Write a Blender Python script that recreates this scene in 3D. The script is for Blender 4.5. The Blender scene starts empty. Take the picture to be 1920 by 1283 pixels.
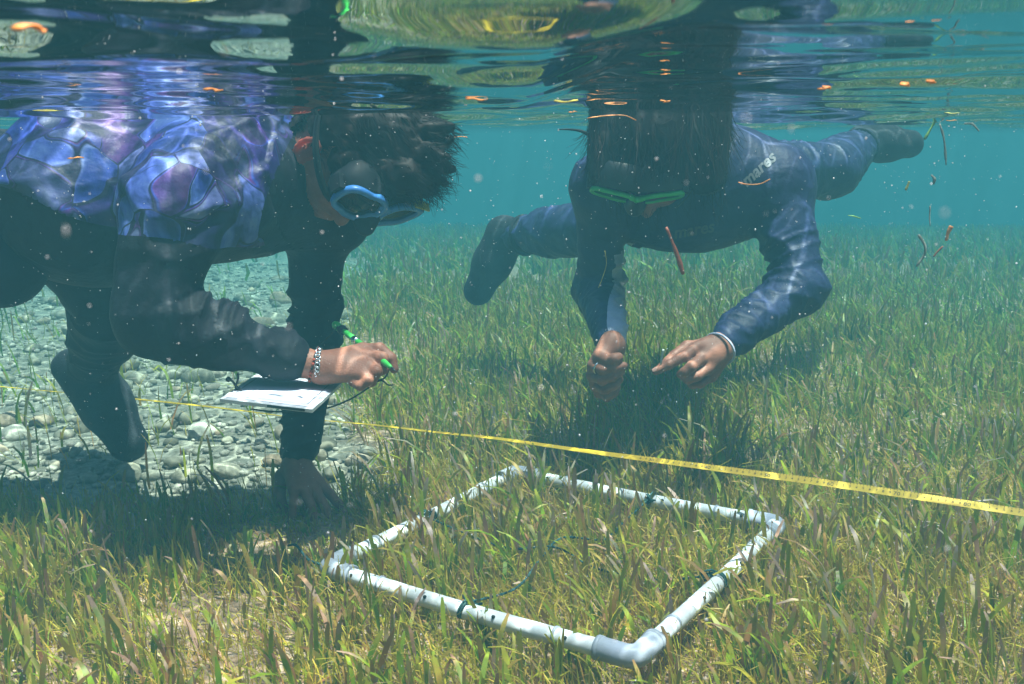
import bpy, bmesh, math, random
import numpy as np
from mathutils import Vector, Matrix
from mathutils.bvhtree import BVHTree

random.seed(7)
RNG = np.random.default_rng(11)
SC = bpy.context.scene
COL = SC.collection

# ------------------------------------------------------------------ camera
CAM_Z = 0.657
PITCH = math.radians(11.4)
SURF_Z = CAM_Z + 0.034          # mean water level
cam_d = bpy.data.cameras.new('camera')
cam_d.sensor_width = 36.0
cam_d.lens = 36.0
cam_d.clip_start = 0.01
cam_d.clip_end = 400.0
cam_d.dof.use_dof = True
cam_d.dof.focus_distance = 1.7
cam_d.dof.aperture_fstop = 22.0
cam = bpy.data.objects.new('camera', cam_d)
cam.location = (0, 0, CAM_Z)
cam.rotation_euler = (math.pi / 2 - PITCH, 0, 0)
COL.objects.link(cam)
SC.camera = cam

# ------------------------------------------------------------------ sky and sun
SUN_DIR = Vector((0.17, -0.06, 1.0)).normalized()      # towards the sun
elev = math.asin(SUN_DIR.z)
azim = math.atan2(SUN_DIR.x, SUN_DIR.y)
world = bpy.data.worlds.new('World')
SC.world = world
world.use_nodes = True
wn = world.node_tree.nodes
wl = world.node_tree.links
wn.clear()
w_out = wn.new('ShaderNodeOutputWorld')
w_bg = wn.new('ShaderNodeBackground')
w_sky = wn.new('ShaderNodeTexSky')
w_sky.sky_type = 'NISHITA'
w_sky.sun_disc = False
w_sky.sun_elevation = elev
w_sky.sun_rotation = azim
w_bg.inputs['Strength'].default_value = 0.15
wl.new(w_sky.outputs[0], w_bg.inputs[0])
wl.new(w_bg.outputs[0], w_out.inputs[0])
sun_d = bpy.data.lights.new('sun', 'SUN')
sun_d.energy = 5.0
sun_d.angle = math.radians(0.5)
sun_d.color = (1.0, 0.92, 0.82)
sun = bpy.data.objects.new('sun', sun_d)
sun.rotation_euler = SUN_DIR.to_track_quat('Z', 'Y').to_euler()
sun.location = SUN_DIR * 20
COL.objects.link(sun)

SC.view_settings.view_transform = 'Standard'
SC.view_settings.look = 'None'
SC.view_settings.gamma = 1.0
SC.view_settings.exposure = 1.25
SC.view_settings.use_curve_mapping = False
SC.render.engine = 'CYCLES'
cy = SC.cycles
cy.max_bounces = 6
cy.diffuse_bounces = 2
cy.glossy_bounces = 3
cy.transmission_bounces = 3
cy.transparent_max_bounces = 12
cy.volume_bounces = 1
cy.use_denoising = True
cy.sample_clamp_indirect = 4.0
cy.sample_clamp_direct = 12.0
cy.caustics_reflective = False
cy.caustics_refractive = False

# ------------------------------------------------------------------ helpers
F_PX = 1920.0
SP, CP = math.sin(PITCH), math.cos(PITCH)

def ray(px, py):
    u = (px - 960.0) / F_PX
    v = (641.5 - py) / F_PX
    return np.array([u, CP + v * SP, -SP + v * CP])

def at(px, py, Y):
    """world point seen at photograph pixel (px, py), Y metres ahead"""
    d = ray(px, py)
    return np.array([0, 0, CAM_Z]) + d * (Y / d[1])

def atz(px, py, z):
    d = ray(px, py)
    return np.array([0, 0, CAM_Z]) + d * ((z - CAM_Z) / d[2])

def tag(o, label=None, cat=None, group=None, kind=None):
    if label: o['label'] = label
    if cat: o['category'] = cat
    if group: o['group'] = group
    if kind: o['kind'] = kind
    return o

def empty(name, loc=(0, 0, 0)):
    o = bpy.data.objects.new(name, None)
    o.empty_display_size = 0.05
    o.location = loc
    COL.objects.link(o)
    return o

def link(name, mesh, parent=None, mat=None):
    o = bpy.data.objects.new(name, mesh)
    COL.objects.link(o)
    if mat is not None and not mesh.materials:
        mesh.materials.append(mat)
    if parent is not None:
        o.parent = parent
        o.matrix_parent_inverse = Matrix.Translation(-Vector(world_loc(parent)))
    return o

def world_loc(o):
    l = Vector(o.location)
    if o.parent is not None:
        l = l + (Vector(o.matrix_parent_inverse.translation) + Vector(world_loc(o.parent)))
    return l

def mesh_np(name, V, Fq, smooth=True, mat=None, mats=None, midx=None):
    """V (n,3), Fq (m,3|4) -> mesh"""
    V = np.asarray(V, np.float32)
    Fq = np.asarray(Fq, np.int32)
    me = bpy.data.meshes.new(name)
    n, m, k = len(V), len(Fq), Fq.shape[1]
    me.vertices.add(n)
    me.vertices.foreach_set('co', V.ravel())
    me.loops.add(m * k)
    me.loops.foreach_set('vertex_index', Fq.ravel())
    me.polygons.add(m)
    me.polygons.foreach_set('loop_start', np.arange(0, m * k, k, dtype=np.int32))
    me.update(calc_edges=True)
    me.polygons.foreach_set('use_smooth', np.full(m, smooth, dtype=bool))
    if midx is not None:
        me.polygons.foreach_set('material_index', np.asarray(midx, np.int32))
    if mats:
        for x in mats: me.materials.append(x)
    elif mat is not None:
        me.materials.append(mat)
    me.validate()
    me.update()
    return me

def join_parts(parts):
    """list of (V, F) with the same face size -> one (V, F)"""
    Vs, Fs, o = [], [], 0
    for V, F in parts:
        Vs.append(V); Fs.append(np.asarray(F) + o); o += len(V)
    return np.concatenate(Vs), np.concatenate(Fs)

def smooth_path(P, n):
    """Catmull-Rom resample of control points"""
    P = np.asarray(P, float)
    Q = np.vstack([2 * P[0] - P[1], P, 2 * P[-1] - P[-2]])
    out = []
    m = len(P) - 1
    for s in np.linspace(0, m - 1e-9, n):
        i = int(s); t = s - i
        p0, p1, p2, p3 = Q[i], Q[i + 1], Q[i + 2], Q[i + 3]
        out.append(.5 * ((2 * p1) + (-p0 + p2) * t + (2 * p0 - 5 * p1 + 4 * p2 - p3) * t * t + (-p0 + 3 * p1 - 3 * p2 + p3) * t ** 3))
    return np.array(out)

def tube(P, r, sides=8, caps=True, squash=None):
    """quad tube along P; r scalar or list. returns V,F (quads)"""
    P = np.asarray(P, float)
    n = len(P)
    r = np.broadcast_to(np.asarray(r, float), (n,))
    T = np.gradient(P, axis=0)
    T /= np.linalg.norm(T, axis=1)[:, None] + 1e-12
    up = np.array([0, 0, 1.0]) if abs(T[0][2]) < .9 else np.array([1.0, 0, 0])
    A = np.cross(T[0], up); A /= np.linalg.norm(A)
    Vs = []
    for i in range(n):
        A = A - T[i] * (A @ T[i]); A /= np.linalg.norm(A) + 1e-12
        B = np.cross(T[i], A)
        a = np.linspace(0, 2 * np.pi, sides, endpoint=False)
        sq = 1.0 if squash is None else squash
        Vs.append(P[i] + r[i] * (np.cos(a)[:, None] * A + sq * np.sin(a)[:, None] * B))
    V = np.concatenate(Vs)
    F = []
    for i in range(n - 1):
        for j in range(sides):
            a, b = i * sides + j, i * sides + (j + 1) % sides
            F.append((a, b, b + sides, a + sides))
    V = list(V)
    if caps:
        for base, c, rev in ((0, P[0], True), ((n - 1) * sides, P[-1], False)):
            ci = len(V); V.append(c)
            for j in range(0, sides, 2):
                q = [base + j, base + (j + 1) % sides, base + (j + 2) % sides, ci]
                F.append(tuple(q[::-1]) if rev else tuple(q))
    return np.array(V), np.array(F)

def box_np(c, ax, ay, az):
    """box centre c, half-axis vectors"""
    c, ax, ay, az = [np.asarray(v, float) for v in (c, ax, ay, az)]
    V = np.array([c + sx * ax + sy * ay + sz * az for sz in (-1, 1) for sy in (-1, 1) for sx in (-1, 1)])
    F = np.array([(0, 2, 3, 1), (4, 5, 7, 6), (0, 1, 5, 4), (2, 6, 7, 3), (0, 4, 6, 2), (1, 3, 7, 5)])
    return V, F

def text_mesh(body, size, bold=0.0, shear=0.0):
    """flat lettering in its own plane: returns V (n,3), list of triangles"""
    cu = bpy.data.curves.new('lettering_curve', 'FONT')
    cu.body = body
    cu.size = size
    cu.align_x = 'CENTER'
    cu.align_y = 'CENTER'
    cu.resolution_u = 3
    cu.offset = bold
    cu.shear = shear
    ob = bpy.data.objects.new('lettering_tmp', cu)
    COL.objects.link(ob)
    dg = bpy.context.evaluated_depsgraph_get()
    me = bpy.data.meshes.new_from_object(ob.evaluated_get(dg))
    me.calc_loop_triangles()
    V = np.array([v.co[:] for v in me.vertices])
    T = np.array([t.vertices[:] for t in me.loop_triangles])
    bpy.data.objects.remove(ob); bpy.data.curves.remove(cu); bpy.data.meshes.remove(me)
    return V, T

# hash-lattice value noise
_perm = RNG.random((64, 64, 64)).astype(np.float32)
def vnoise(P):
    P = np.asarray(P, np.float32)
    i = np.floor(P).astype(np.int32)
    f = P - i
    f = f * f * (3 - 2 * f)
    i &= 63
    j = (i + 1) & 63
    r = 0
    for dx in (0, 1):
        for dy in (0, 1):
            for dz in (0, 1):
                w = (f[..., 0] if dx else 1 - f[..., 0]) * (f[..., 1] if dy else 1 - f[..., 1]) * (f[..., 2] if dz else 1 - f[..., 2])
                r = r + w * _perm[(j if dx else i)[..., 0], (j if dy else i)[..., 1], (j if dz else i)[..., 2]]
    return r * 2 - 1

# ------------------------------------------------------------------ materials
def new_mat(name):
    m = bpy.data.materials.new(name)
    m.use_nodes = True
    nt = m.node_tree
    nt.nodes.clear()
    out = nt.nodes.new('ShaderNodeOutputMaterial')
    return m, nt, out

def principled(name, col, rough=.5, spec=.4, noise=None, noise_scale=30, bump=0, bump_scale=200, metallic=0, sheen=0, sss=0):
    m, nt, out = new_mat(name)
    N, L = nt.nodes.new, nt.links.new
    b = N('ShaderNodeBsdfPrincipled')
    L(b.outputs[0], out.inputs['Surface'])
    b.inputs['Roughness'].default_value = rough
    b.inputs['Specular IOR Level'].default_value = spec
    b.inputs['Metallic'].default_value = metallic
    if sheen: b.inputs['Sheen Weight'].default_value = sheen
    if sss:
        b.inputs['Subsurface Weight'].default_value = sss
        b.inputs['Subsurface Radius'].default_value = (1, .35, .2)
        b.inputs['Subsurface Scale'].default_value = .006
    geo = N('ShaderNodeNewGeometry')
    if noise is None: noise = [c * .75 for c in col]
    t = N('ShaderNodeTexNoise'); t.inputs['Scale'].default_value = noise_scale; t.inputs['Detail'].default_value = 4
    L(geo.outputs['Position'], t.inputs['Vector'])
    r = N('ShaderNodeValToRGB')
    r.color_ramp.elements[0].position = .35; r.color_ramp.elements[1].position = .65
    r.color_ramp.elements[0].color = (*noise, 1); r.color_ramp.elements[1].color = (*col, 1)
    L(t.outputs['Fac'], r.inputs['Fac'])
    L(r.outputs['Color'], b.inputs['Base Color'])
    if bump:
        t2 = N('ShaderNodeTexNoise'); t2.inputs['Scale'].default_value = bump_scale; t2.inputs['Detail'].default_value = 3
        L(geo.outputs['Position'], t2.inputs['Vector'])
        bp = N('ShaderNodeBump'); bp.inputs['Strength'].default_value = bump; bp.inputs['Distance'].default_value = .004
        L(t2.outputs['Fac'], bp.inputs['Height'])
        L(bp.outputs['Normal'], b.inputs['Normal'])
    return m

def ramp(nt, stops, interp='LINEAR'):
    r = nt.nodes.new('ShaderNodeValToRGB')
    cr = r.color_ramp
    cr.interpolation = interp
    while len(cr.elements) < len(stops): cr.elements.new(.5)
    for e, (p, c) in zip(cr.elements, stops):
        e.position = p
        e.color = (*c, 1) if len(c) == 3 else c
    return r

M = {}
M['skin'] = principled('skin', (.33, .135, .09), rough=.5, spec=.3, noise=(.25, .095, .062), noise_scale=45, bump=.25, bump_scale=420, sss=.15)
M['navy'] = principled('navy_lycra', (.022, .033, .105), rough=.55, spec=.3, noise=(.014, .021, .066), noise_scale=18, bump=.5, bump_scale=60)
M['black_lycra'] = principled('black_lycra', (.012, .012, .022), rough=.65, spec=.2, noise=(.008, .009, .015), noise_scale=20, bump=.35, bump_scale=90)
M['grey_panel'] = principled('grey_lycra', (.46, .47, .62), rough=.5, spec=.35, noise=(.38, .40, .54), noise_scale=25, bump=.3, bump_scale=110)
M['neoprene'] = principled('neoprene', (.02, .022, .03), rough=.75, spec=.25, noise=(.013, .014, .02), noise_scale=60, bump=.5, bump_scale=300)
M['hair'] = principled('dark_hair', (.014, .008, .008), rough=.6, spec=.15, noise=(.010, .006, .006), noise_scale=25)
M['hair_brown'] = principled('brown_hair', (.03, .012, .008), rough=.6, spec=.15, noise=(.012, .006, .005), noise_scale=12)
M['pvc'] = principled('pvc_white', (.70, .70, .77), rough=.45, spec=.35, noise=(.50, .49, .50), noise_scale=22, bump=.12, bump_scale=60)
M['pvc_grey'] = principled('pvc_grey', (.34, .35, .44), rough=.45, spec=.4, noise=(.28, .29, .34), noise_scale=22, bump=.15, bump_scale=80)
M['dark_hole'] = principled('dark_hole', (.02, .02, .022), rough=.9, spec=.1)
M['rope'] = principled('green_rope', (.035, .09, .085), rough=.8, spec=.2, noise=(.012, .03, .035), noise_scale=160)
M['black_cord'] = principled('black_cord', (.03, .032, .035), rough=.7, spec=.3)
M['tape'] = principled('tape_yellow', (.52, .34, .015), rough=.55, spec=.25, noise=(.42, .25, .012), noise_scale=30)
M['ink'] = principled('ink', (.03, .028, .03), rough=.7, spec=.2)
M['board'] = principled('board_plastic', (.62, .63, .68), rough=.35, spec=.45)
M['paper'] = principled('waterproof_paper', (.72, .70, .80), rough=.6, spec=.3, noise=(.66, .64, .74), noise_scale=18)
M['green'] = principled('green_plastic', (.06, .50, .08), rough=.35, spec=.5, noise=(.05, .42, .07))
M['lead'] = principled('pencil_lead', (.03, .03, .035), rough=.4)
M['silver'] = principled('silver', (.75, .75, .8), rough=.2, spec=.6, metallic=1.0)
M['red_bead'] = principled('red_bead', (.5, .07, .03), rough=.4)
M['blue_frame'] = principled('blue_mask_frame', (.07, .25, .66), rough=.35, spec=.5, noise=(.055, .20, .56))
M['green_frame'] = principled('green_mask_frame', (.05, .52, .09), rough=.35, spec=.5, noise=(.04, .45, .07))
M['skirt'] = principled('mask_skirt', (.014, .014, .017), rough=.45, spec=.4)
M['skirt_grey'] = principled('mask_skirt_grey', (.018, .02, .026), rough=.6, spec=.2)
M['yellow_tag'] = principled('yellow_tag', (.48, .46, .03), rough=.5)
M['print_grey'] = principled('print_grey', (.20, .21, .24), rough=.6)
M['print_dark'] = principled('print_dim', (.085, .09, .10), rough=.6)
M['leaf_red'] = principled('drift_leaf_red', (.34, .09, .05), rough=.6, noise=(.22, .05, .03), noise_scale=120)
M['leaf_orange'] = principled('drift_leaf_orange', (.72, .27, .06), rough=.6, noise=(.55, .16, .03), noise_scale=120)
M['leaf_yellow'] = principled('drift_leaf_yellow', (.60, .50, .08), rough=.6, noise=(.45, .34, .05), noise_scale=120)
M['leaf_green'] = principled('drift_leaf_green', (.20, .34, .05), rough=.6, noise=(.14, .24, .03), noise_scale=90)
M['leaf_brown'] = principled('drift_leaf_brown', (.16, .12, .09), rough=.7, noise=(.30, .27, .24), noise_scale=150)
M['leaf_pale'] = principled('pale_leaf', (.52, .55, .50), rough=.5, noise=(.42, .46, .38), noise_scale=60)
M['nail'] = principled('finger_nail', (.48, .25, .2), rough=.3)

def glass_mat(name, tint, refl):
    """thin mask pane: clear with a faint reflection"""
    m, nt, out = new_mat(name)
    N, L = nt.nodes.new, nt.links.new
    tr = N('ShaderNodeBsdfTransparent'); tr.inputs[0].default_value = (*tint, 1)
    gl = N('ShaderNodeBsdfGlossy'); gl.inputs['Roughness'].default_value = .04
    mx = N('ShaderNodeMixShader'); mx.inputs[0].default_value = refl
    L(tr.outputs[0], mx.inputs[1]); L(gl.outputs[0], mx.inputs[2]); L(mx.outputs[0], out.inputs['Surface'])
    return m
M['lens'] = glass_mat('mask_glass', (.55, .6, .62), .10)

def water_mat():
    """smooth air/water interface: Fresnel mirror from below, caustic pattern painted into its tint"""
    m, nt, out = new_mat('water_surface')
    N, L = nt.nodes.new, nt.links.new
    geo = N('ShaderNodeNewGeometry')
    # sun caustics painted as a bright network in the transparent colour, independent of the waves
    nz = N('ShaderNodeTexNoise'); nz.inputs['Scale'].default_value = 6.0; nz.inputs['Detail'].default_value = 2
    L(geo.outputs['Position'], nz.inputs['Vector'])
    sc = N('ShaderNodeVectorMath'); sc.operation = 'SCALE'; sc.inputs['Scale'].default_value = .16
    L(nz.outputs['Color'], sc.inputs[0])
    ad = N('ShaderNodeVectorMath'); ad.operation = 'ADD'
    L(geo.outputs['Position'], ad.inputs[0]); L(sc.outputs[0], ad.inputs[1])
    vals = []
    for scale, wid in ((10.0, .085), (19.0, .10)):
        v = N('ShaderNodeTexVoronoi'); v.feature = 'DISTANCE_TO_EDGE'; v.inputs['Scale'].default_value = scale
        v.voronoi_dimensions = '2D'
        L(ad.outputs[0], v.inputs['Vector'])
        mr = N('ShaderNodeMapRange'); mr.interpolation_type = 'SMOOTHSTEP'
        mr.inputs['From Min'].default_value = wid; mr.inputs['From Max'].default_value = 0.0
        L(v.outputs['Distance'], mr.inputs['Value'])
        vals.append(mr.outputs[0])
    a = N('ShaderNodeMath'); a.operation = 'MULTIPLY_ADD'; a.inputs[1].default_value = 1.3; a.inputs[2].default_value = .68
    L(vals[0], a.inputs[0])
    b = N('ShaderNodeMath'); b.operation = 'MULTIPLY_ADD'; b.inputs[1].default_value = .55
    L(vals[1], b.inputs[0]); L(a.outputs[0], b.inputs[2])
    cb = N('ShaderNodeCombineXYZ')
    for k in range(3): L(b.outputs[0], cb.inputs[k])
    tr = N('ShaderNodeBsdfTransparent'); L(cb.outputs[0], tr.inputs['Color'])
    gl = N('ShaderNodeBsdfGlossy'); gl.inputs['Roughness'].default_value = 0.0
    fr = N('ShaderNodeFresnel'); fr.inputs['IOR'].default_value = 1.333
    mx = N('ShaderNodeMixShader')
    L(fr.outputs[0], mx.inputs[0]); L(tr.outputs[0], mx.inputs[1]); L(gl.outputs[0], mx.inputs[2])
    L(mx.outputs[0], out.inputs['Surface'])
    return m

def seabed_mat():
    m, nt, out = new_mat('seabed_sand')
    N, L = nt.nodes.new, nt.links.new
    b = N('ShaderNodeBsdfPrincipled'); L(b.outputs[0], out.inputs['Surface'])
    b.inputs['Roughness'].default_value = .9; b.inputs['Specular IOR Level'].default_value = .15
    geo = N('ShaderNodeNewGeometry')
    n1 = N('ShaderNodeTexNoise'); n1.inputs['Scale'].default_value = 55; n1.inputs['Detail'].default_value = 8; n1.inputs['Roughness'].default_value = .75
    n2 = N('ShaderNodeTexNoise'); n2.inputs['Scale'].default_value = 3.2; n2.inputs['Detail'].default_value = 4
    L(geo.outputs['Position'], n1.inputs['Vector']); L(geo.outputs['Position'], n2.inputs['Vector'])
    r1 = ramp(nt, [(.30, (.12, .07, .04)), (.43, (.32, .19, .12)), (.56, (.50, .33, .24)), (.70, (.74, .58, .50))])
    L(n1.outputs['Fac'], r1.inputs['Fac'])
    at_ = N('ShaderNodeAttribute'); at_.attribute_name = 'bare'
    r2 = ramp(nt, [(.30, (.17, .15, .11)), (.5, (.34, .31, .25)), (.70, (.54, .50, .43))])
    L(n1.outputs['Fac'], r2.inputs['Fac'])
    mx = N('ShaderNodeMix'); mx.data_type = 'RGBA'
    L(at_.outputs['Fac'], mx.inputs['Factor']); L(r1.outputs[0], mx.inputs['A']); L(r2.outputs[0], mx.inputs['B'])
    mm = N('ShaderNodeMix'); mm.data_type = 'RGBA'; mm.blend_type = 'MULTIPLY'; mm.inputs['Factor'].default_value = .5
    r3 = ramp(nt, [(.35, (.6, .58, .5)), (.65, (1, 1, 1))])
    L(n2.outputs['Fac'], r3.inputs['Fac'])
    L(mx.outputs['Result'], mm.inputs['A']); L(r3.outputs[0], mm.inputs['B'])
    L(mm.outputs['Result'], b.inputs['Base Color'])
    bp = N('ShaderNodeBump'); bp.inputs['Strength'].default_value = .9; bp.inputs['Distance'].default_value = .012
    L(n1.outputs['Fac'], bp.inputs['Height']); L(bp.outputs[0], b.inputs['Normal'])
    return m

def blade_mat(name, stops, tips, trans=.4):
    """leaf colours from the per-leaf attribute 'tone' (r: leaf, g: height along leaf, b: patch)"""
    m, nt, out = new_mat(name)
    N, L = nt.nodes.new, nt.links.new
    a = N('ShaderNodeAttribute'); a.attribute_name = 'tone'
    sp = N('ShaderNodeSeparateColor'); L(a.outputs['Color'], sp.inputs[0])
    base = ramp(nt, stops); L(sp.outputs[0], base.inputs['Fac'])
    tip = ramp(nt, tips); L(sp.outputs[2], tip.inputs['Fac'])
    geo = N('ShaderNodeNewGeometry')
    nz = N('ShaderNodeTexNoise'); nz.inputs['Scale'].default_value = 70; nz.inputs['Detail'].default_value = 5
    L(geo.outputs['Position'], nz.inputs['Vector'])
    s1 = N('ShaderNodeMath'); s1.operation = 'MULTIPLY_ADD'; s1.inputs[1].default_value = 1.5; s1.inputs[2].default_value = -.75
    L(nz.outputs['Fac'], s1.inputs[0])
    s2 = N('ShaderNodeMath'); s2.operation = 'ADD'
    L(s1.outputs[0], s2.inputs[0]); L(sp.outputs[1], s2.inputs[1])
    mr = N('ShaderNodeMapRange'); mr.inputs['From Min'].default_value = .35; mr.inputs['From Max'].default_value = 1.05
    L(s2.outputs[0], mr.inputs['Value'])
    mx = N('ShaderNodeMix'); mx.data_type = 'RGBA'
    L(mr.outputs[0], mx.inputs['Factor']); L(base.outputs[0], mx.inputs['A']); L(tip.outputs[0], mx.inputs['B'])
    d = N('ShaderNodeBsdfPrincipled'); d.inputs['Roughness'].default_value = .45; d.inputs['Specular IOR Level'].default_value = .35
    t = N('ShaderNodeBsdfTranslucent')
    L(mx.outputs['Result'], d.inputs['Base Color']); L(mx.outputs['Result'], t.inputs['Color'])
    ms = N('ShaderNodeMixShader'); ms.inputs[0].default_value = trans
    L(d.outputs[0], ms.inputs[1]); L(t.outputs[0], ms.inputs[2]); L(ms.outputs[0], out.inputs['Surface'])
    return m

def stone_mat():
    m, nt, out = new_mat('beach_stone')
    N, L = nt.nodes.new, nt.links.new
    b = N('ShaderNodeBsdfPrincipled'); L(b.outputs[0], out.inputs['Surface'])
    b.inputs['Roughness'].default_value = .8; b.inputs['Specular IOR Level'].default_value = .2
    oi = N('ShaderNodeObjectInfo')
    r = ramp(nt, [(0, (.18, .155, .12)), (.3, (.30, .265, .21)), (.55, (.40, .36, .30)), (.75, (.36, .25, .18)), (1, (.54, .50, .45))])
    L(oi.outputs['Random'], r.inputs['Fac'])
    geo = N('ShaderNodeNewGeometry')
    nz = N('ShaderNodeTexNoise'); nz.inputs['Scale'].default_value = 60; nz.inputs['Detail'].default_value = 6
    L(geo.outputs['Position'], nz.inputs['Vector'])
    r2 = ramp(nt, [(.3, (.55, .55, .5)), (.7, (1.15, 1.15, 1.1))])
    L(nz.outputs['Fac'], r2.inputs['Fac'])
    mm = N('ShaderNodeMix'); mm.data_type = 'RGBA'; mm.blend_type = 'MULTIPLY'; mm.inputs['Factor'].default_value = 1
    L(r.outputs[0], mm.inputs['A']); L(r2.outputs[0], mm.inputs['B']); L(mm.outputs['Result'], b.inputs['Base Color'])
    bp = N('ShaderNodeBump'); bp.inputs['Strength'].default_value = .6; bp.inputs['Distance'].default_value = .006
    L(nz.outputs['Fac'], bp.inputs['Height']); L(bp.outputs[0], b.inputs['Normal'])
    return m

def print_shirt_mat():
    """printed jersey: pale blue, white and violet angular patches with dark outlines"""
    m, nt, out = new_mat('printed_jersey')
    N, L = nt.nodes.new, nt.links.new
    b = N('ShaderNodeBsdfPrincipled'); L(b.outputs[0], out.inputs['Surface'])
    b.inputs['Roughness'].default_value = .5; b.inputs['Specular IOR Level'].default_value = .35
    geo = N('ShaderNodeNewGeometry')
    mp = N('ShaderNodeMapping'); mp.inputs['Scale'].default_value = (17, 20, 12); mp.inputs['Rotation'].default_value = (.3, .5, .2)
    L(geo.outputs['Position'], mp.inputs['Vector'])
    nz = N('ShaderNodeTexNoise'); nz.inputs['Scale'].default_value = 9; nz.inputs['Detail'].default_value = 1
    L(geo.outputs['Position'], nz.inputs['Vector'])
    sc = N('ShaderNodeVectorMath'); sc.operation = 'SCALE'; sc.inputs['Scale'].default_value = 2.2
    L(nz.outputs['Color'], sc.inputs[0])
    ad = N('ShaderNodeVectorMath'); ad.operation = 'ADD'
    L(mp.outputs[0], ad.inputs[0]); L(sc.outputs[0], ad.inputs[1])
    v = N('ShaderNodeTexVoronoi'); v.feature = 'SMOOTH_F1'; v.inputs['Smoothness'].default_value = .22; v.inputs['Scale'].default_value = 1.0
    L(ad.outputs[0], v.inputs['Vector'])
    e = N('ShaderNodeTexVoronoi'); e.feature = 'DISTANCE_TO_EDGE'; e.inputs['Scale'].default_value = 1.0
    L(ad.outputs[0], e.inputs['Vector'])
    sp = N('ShaderNodeSeparateColor'); L(v.outputs['Color'], sp.inputs[0])
    r = ramp(nt, [(0, (.035, .075, .34)), (.18, (.15, .21, .50)), (.32, (.010, .012, .05)), (.46, (.04, .02, .15)), (.56, (.05, .10, .40)), (.68, (.12, .04, .22)), (.80, (.012, .014, .06)), (.92, (.24, .28, .52))])
    L(sp.outputs[0], r.inputs['Fac'])
    # each printed patch fades towards one side
    ck = N('ShaderNodeTexNoise'); ck.inputs['Scale'].default_value = 20; ck.inputs['Detail'].default_value = 3
    L(ad.outputs[0], ck.inputs['Vector']); ck.inputs['Scale'].default_value = 1.3
    rk = ramp(nt, [(.40, (.06, .07, .22)), (.54, (.55, .55, .85)), (.64, (1, 1, 1))])
    L(ck.outputs['Fac'], rk.inputs['Fac'])
    mm = N('ShaderNodeMix'); mm.data_type = 'RGBA'; mm.blend_type = 'MULTIPLY'; mm.inputs['Factor'].default_value = .9
    L(r.outputs[0], mm.inputs['A']); L(rk.outputs[0], mm.inputs['B'])
    # broken dark outlines
    nl = N('ShaderNodeTexNoise'); nl.inputs['Scale'].default_value = 16; L(geo.outputs['Position'], nl.inputs['Vector'])
    wl_ = N('ShaderNodeMapRange'); wl_.inputs['From Min'].default_value = .42; wl_.inputs['From Max'].default_value = .60; wl_.inputs['To Min'].default_value = .0; wl_.inputs['To Max'].default_value = .030
    L(nl.outputs['Fac'], wl_.inputs['Value'])
    ed = N('ShaderNodeMath'); ed.operation = 'GREATER_THAN'
    L(e.outputs['Distance'], ed.inputs[0]); L(wl_.outputs[0], ed.inputs[1])
    m2 = N('ShaderNodeMix'); m2.data_type = 'RGBA'
    m2.inputs['A'].default_value = (.015, .015, .05, 1)
    L(ed.outputs[0], m2.inputs['Factor']); L(mm.outputs['Result'], m2.inputs['B'])
    L(m2.outputs['Result'], b.inputs['Base Color'])
    t2 = N('ShaderNodeTexNoise'); t2.inputs['Scale'].default_value = 70; t2.inputs['Detail'].default_value = 3
    L(geo.outputs['Position'], t2.inputs['Vector'])
    bp = N('ShaderNodeBump'); bp.inputs['Strength'].default_value = .4; bp.inputs['Distance'].default_value = .004
    L(t2.outputs['Fac'], bp.inputs['Height']); L(bp.outputs[0], b.inputs['Normal'])
    return m

def speck_mat():
    m, nt, out = new_mat('suspended_particle')
    N, L = nt.nodes.new, nt.links.new
    d = N('ShaderNodeBsdfDiffuse'); d.inputs[0].default_value = (.85, .82, .85, 1)
    t = N('ShaderNodeBsdfTranslucent'); t.inputs[0].default_value = (.85, .82, .85, 1)
    mx = N('ShaderNodeMixShader'); mx.inputs[0].default_value = .5
    L(d.outputs[0], mx.inputs[1]); L(t.outputs[0], mx.inputs[2]); L(mx.outputs[0], out.inputs['Surface'])
    return m

def ear_mat():
    """thin skin that glows red when the sun shines through it"""
    m, nt, out = new_mat('ear_skin')
    N, L = nt.nodes.new, nt.links.new
    d = N('ShaderNodeBsdfPrincipled'); d.inputs['Base Color'].default_value = (.42, .10, .06, 1); d.inputs['Roughness'].default_value = .5
    t = N('ShaderNodeBsdfTranslucent'); t.inputs[0].default_value = (.75, .10, .05, 1)
    mx = N('ShaderNodeMixShader'); mx.inputs[0].default_value = .4
    L(d.outputs[0], mx.inputs[1]); L(t.outputs[0], mx.inputs[2]); L(mx.outputs[0], out.inputs['Surface'])
    return m
M['ear'] = ear_mat()
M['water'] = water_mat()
M['seabed'] = seabed_mat()
M['stone'] = stone_mat()
M['print'] = print_shirt_mat()
M['speck'] = speck_mat()
M['leaf_wide'] = blade_mat('seagrass_leaf',
    [(0, (.12, .25, .010)), (.3, (.22, .36, .012)), (.58, (.36, .42, .018)), (.74, (.38, .24, .025)), (.87, (.42, .18, .09)), (1, (.58, .40, .36))],
    [(0, (.28, .40, .02)), (.35, (.42, .34, .035)), (.65, (.46, .21, .11)), (.82, (.66, .50, .48)), (1, (.28, .10, .06))], .5)
M['leaf_fine'] = blade_mat('seagrass_fine_leaf',
    [(0, (.25, .34, .012)), (.4, (.45, .41, .018)), (.75, (.54, .34, .03)), (1, (.58, .28, .08))],
    [(0, (.50, .48, .03)), (.5, (.62, .44, .07)), (1, (.70, .44, .26))], .5)

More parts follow.
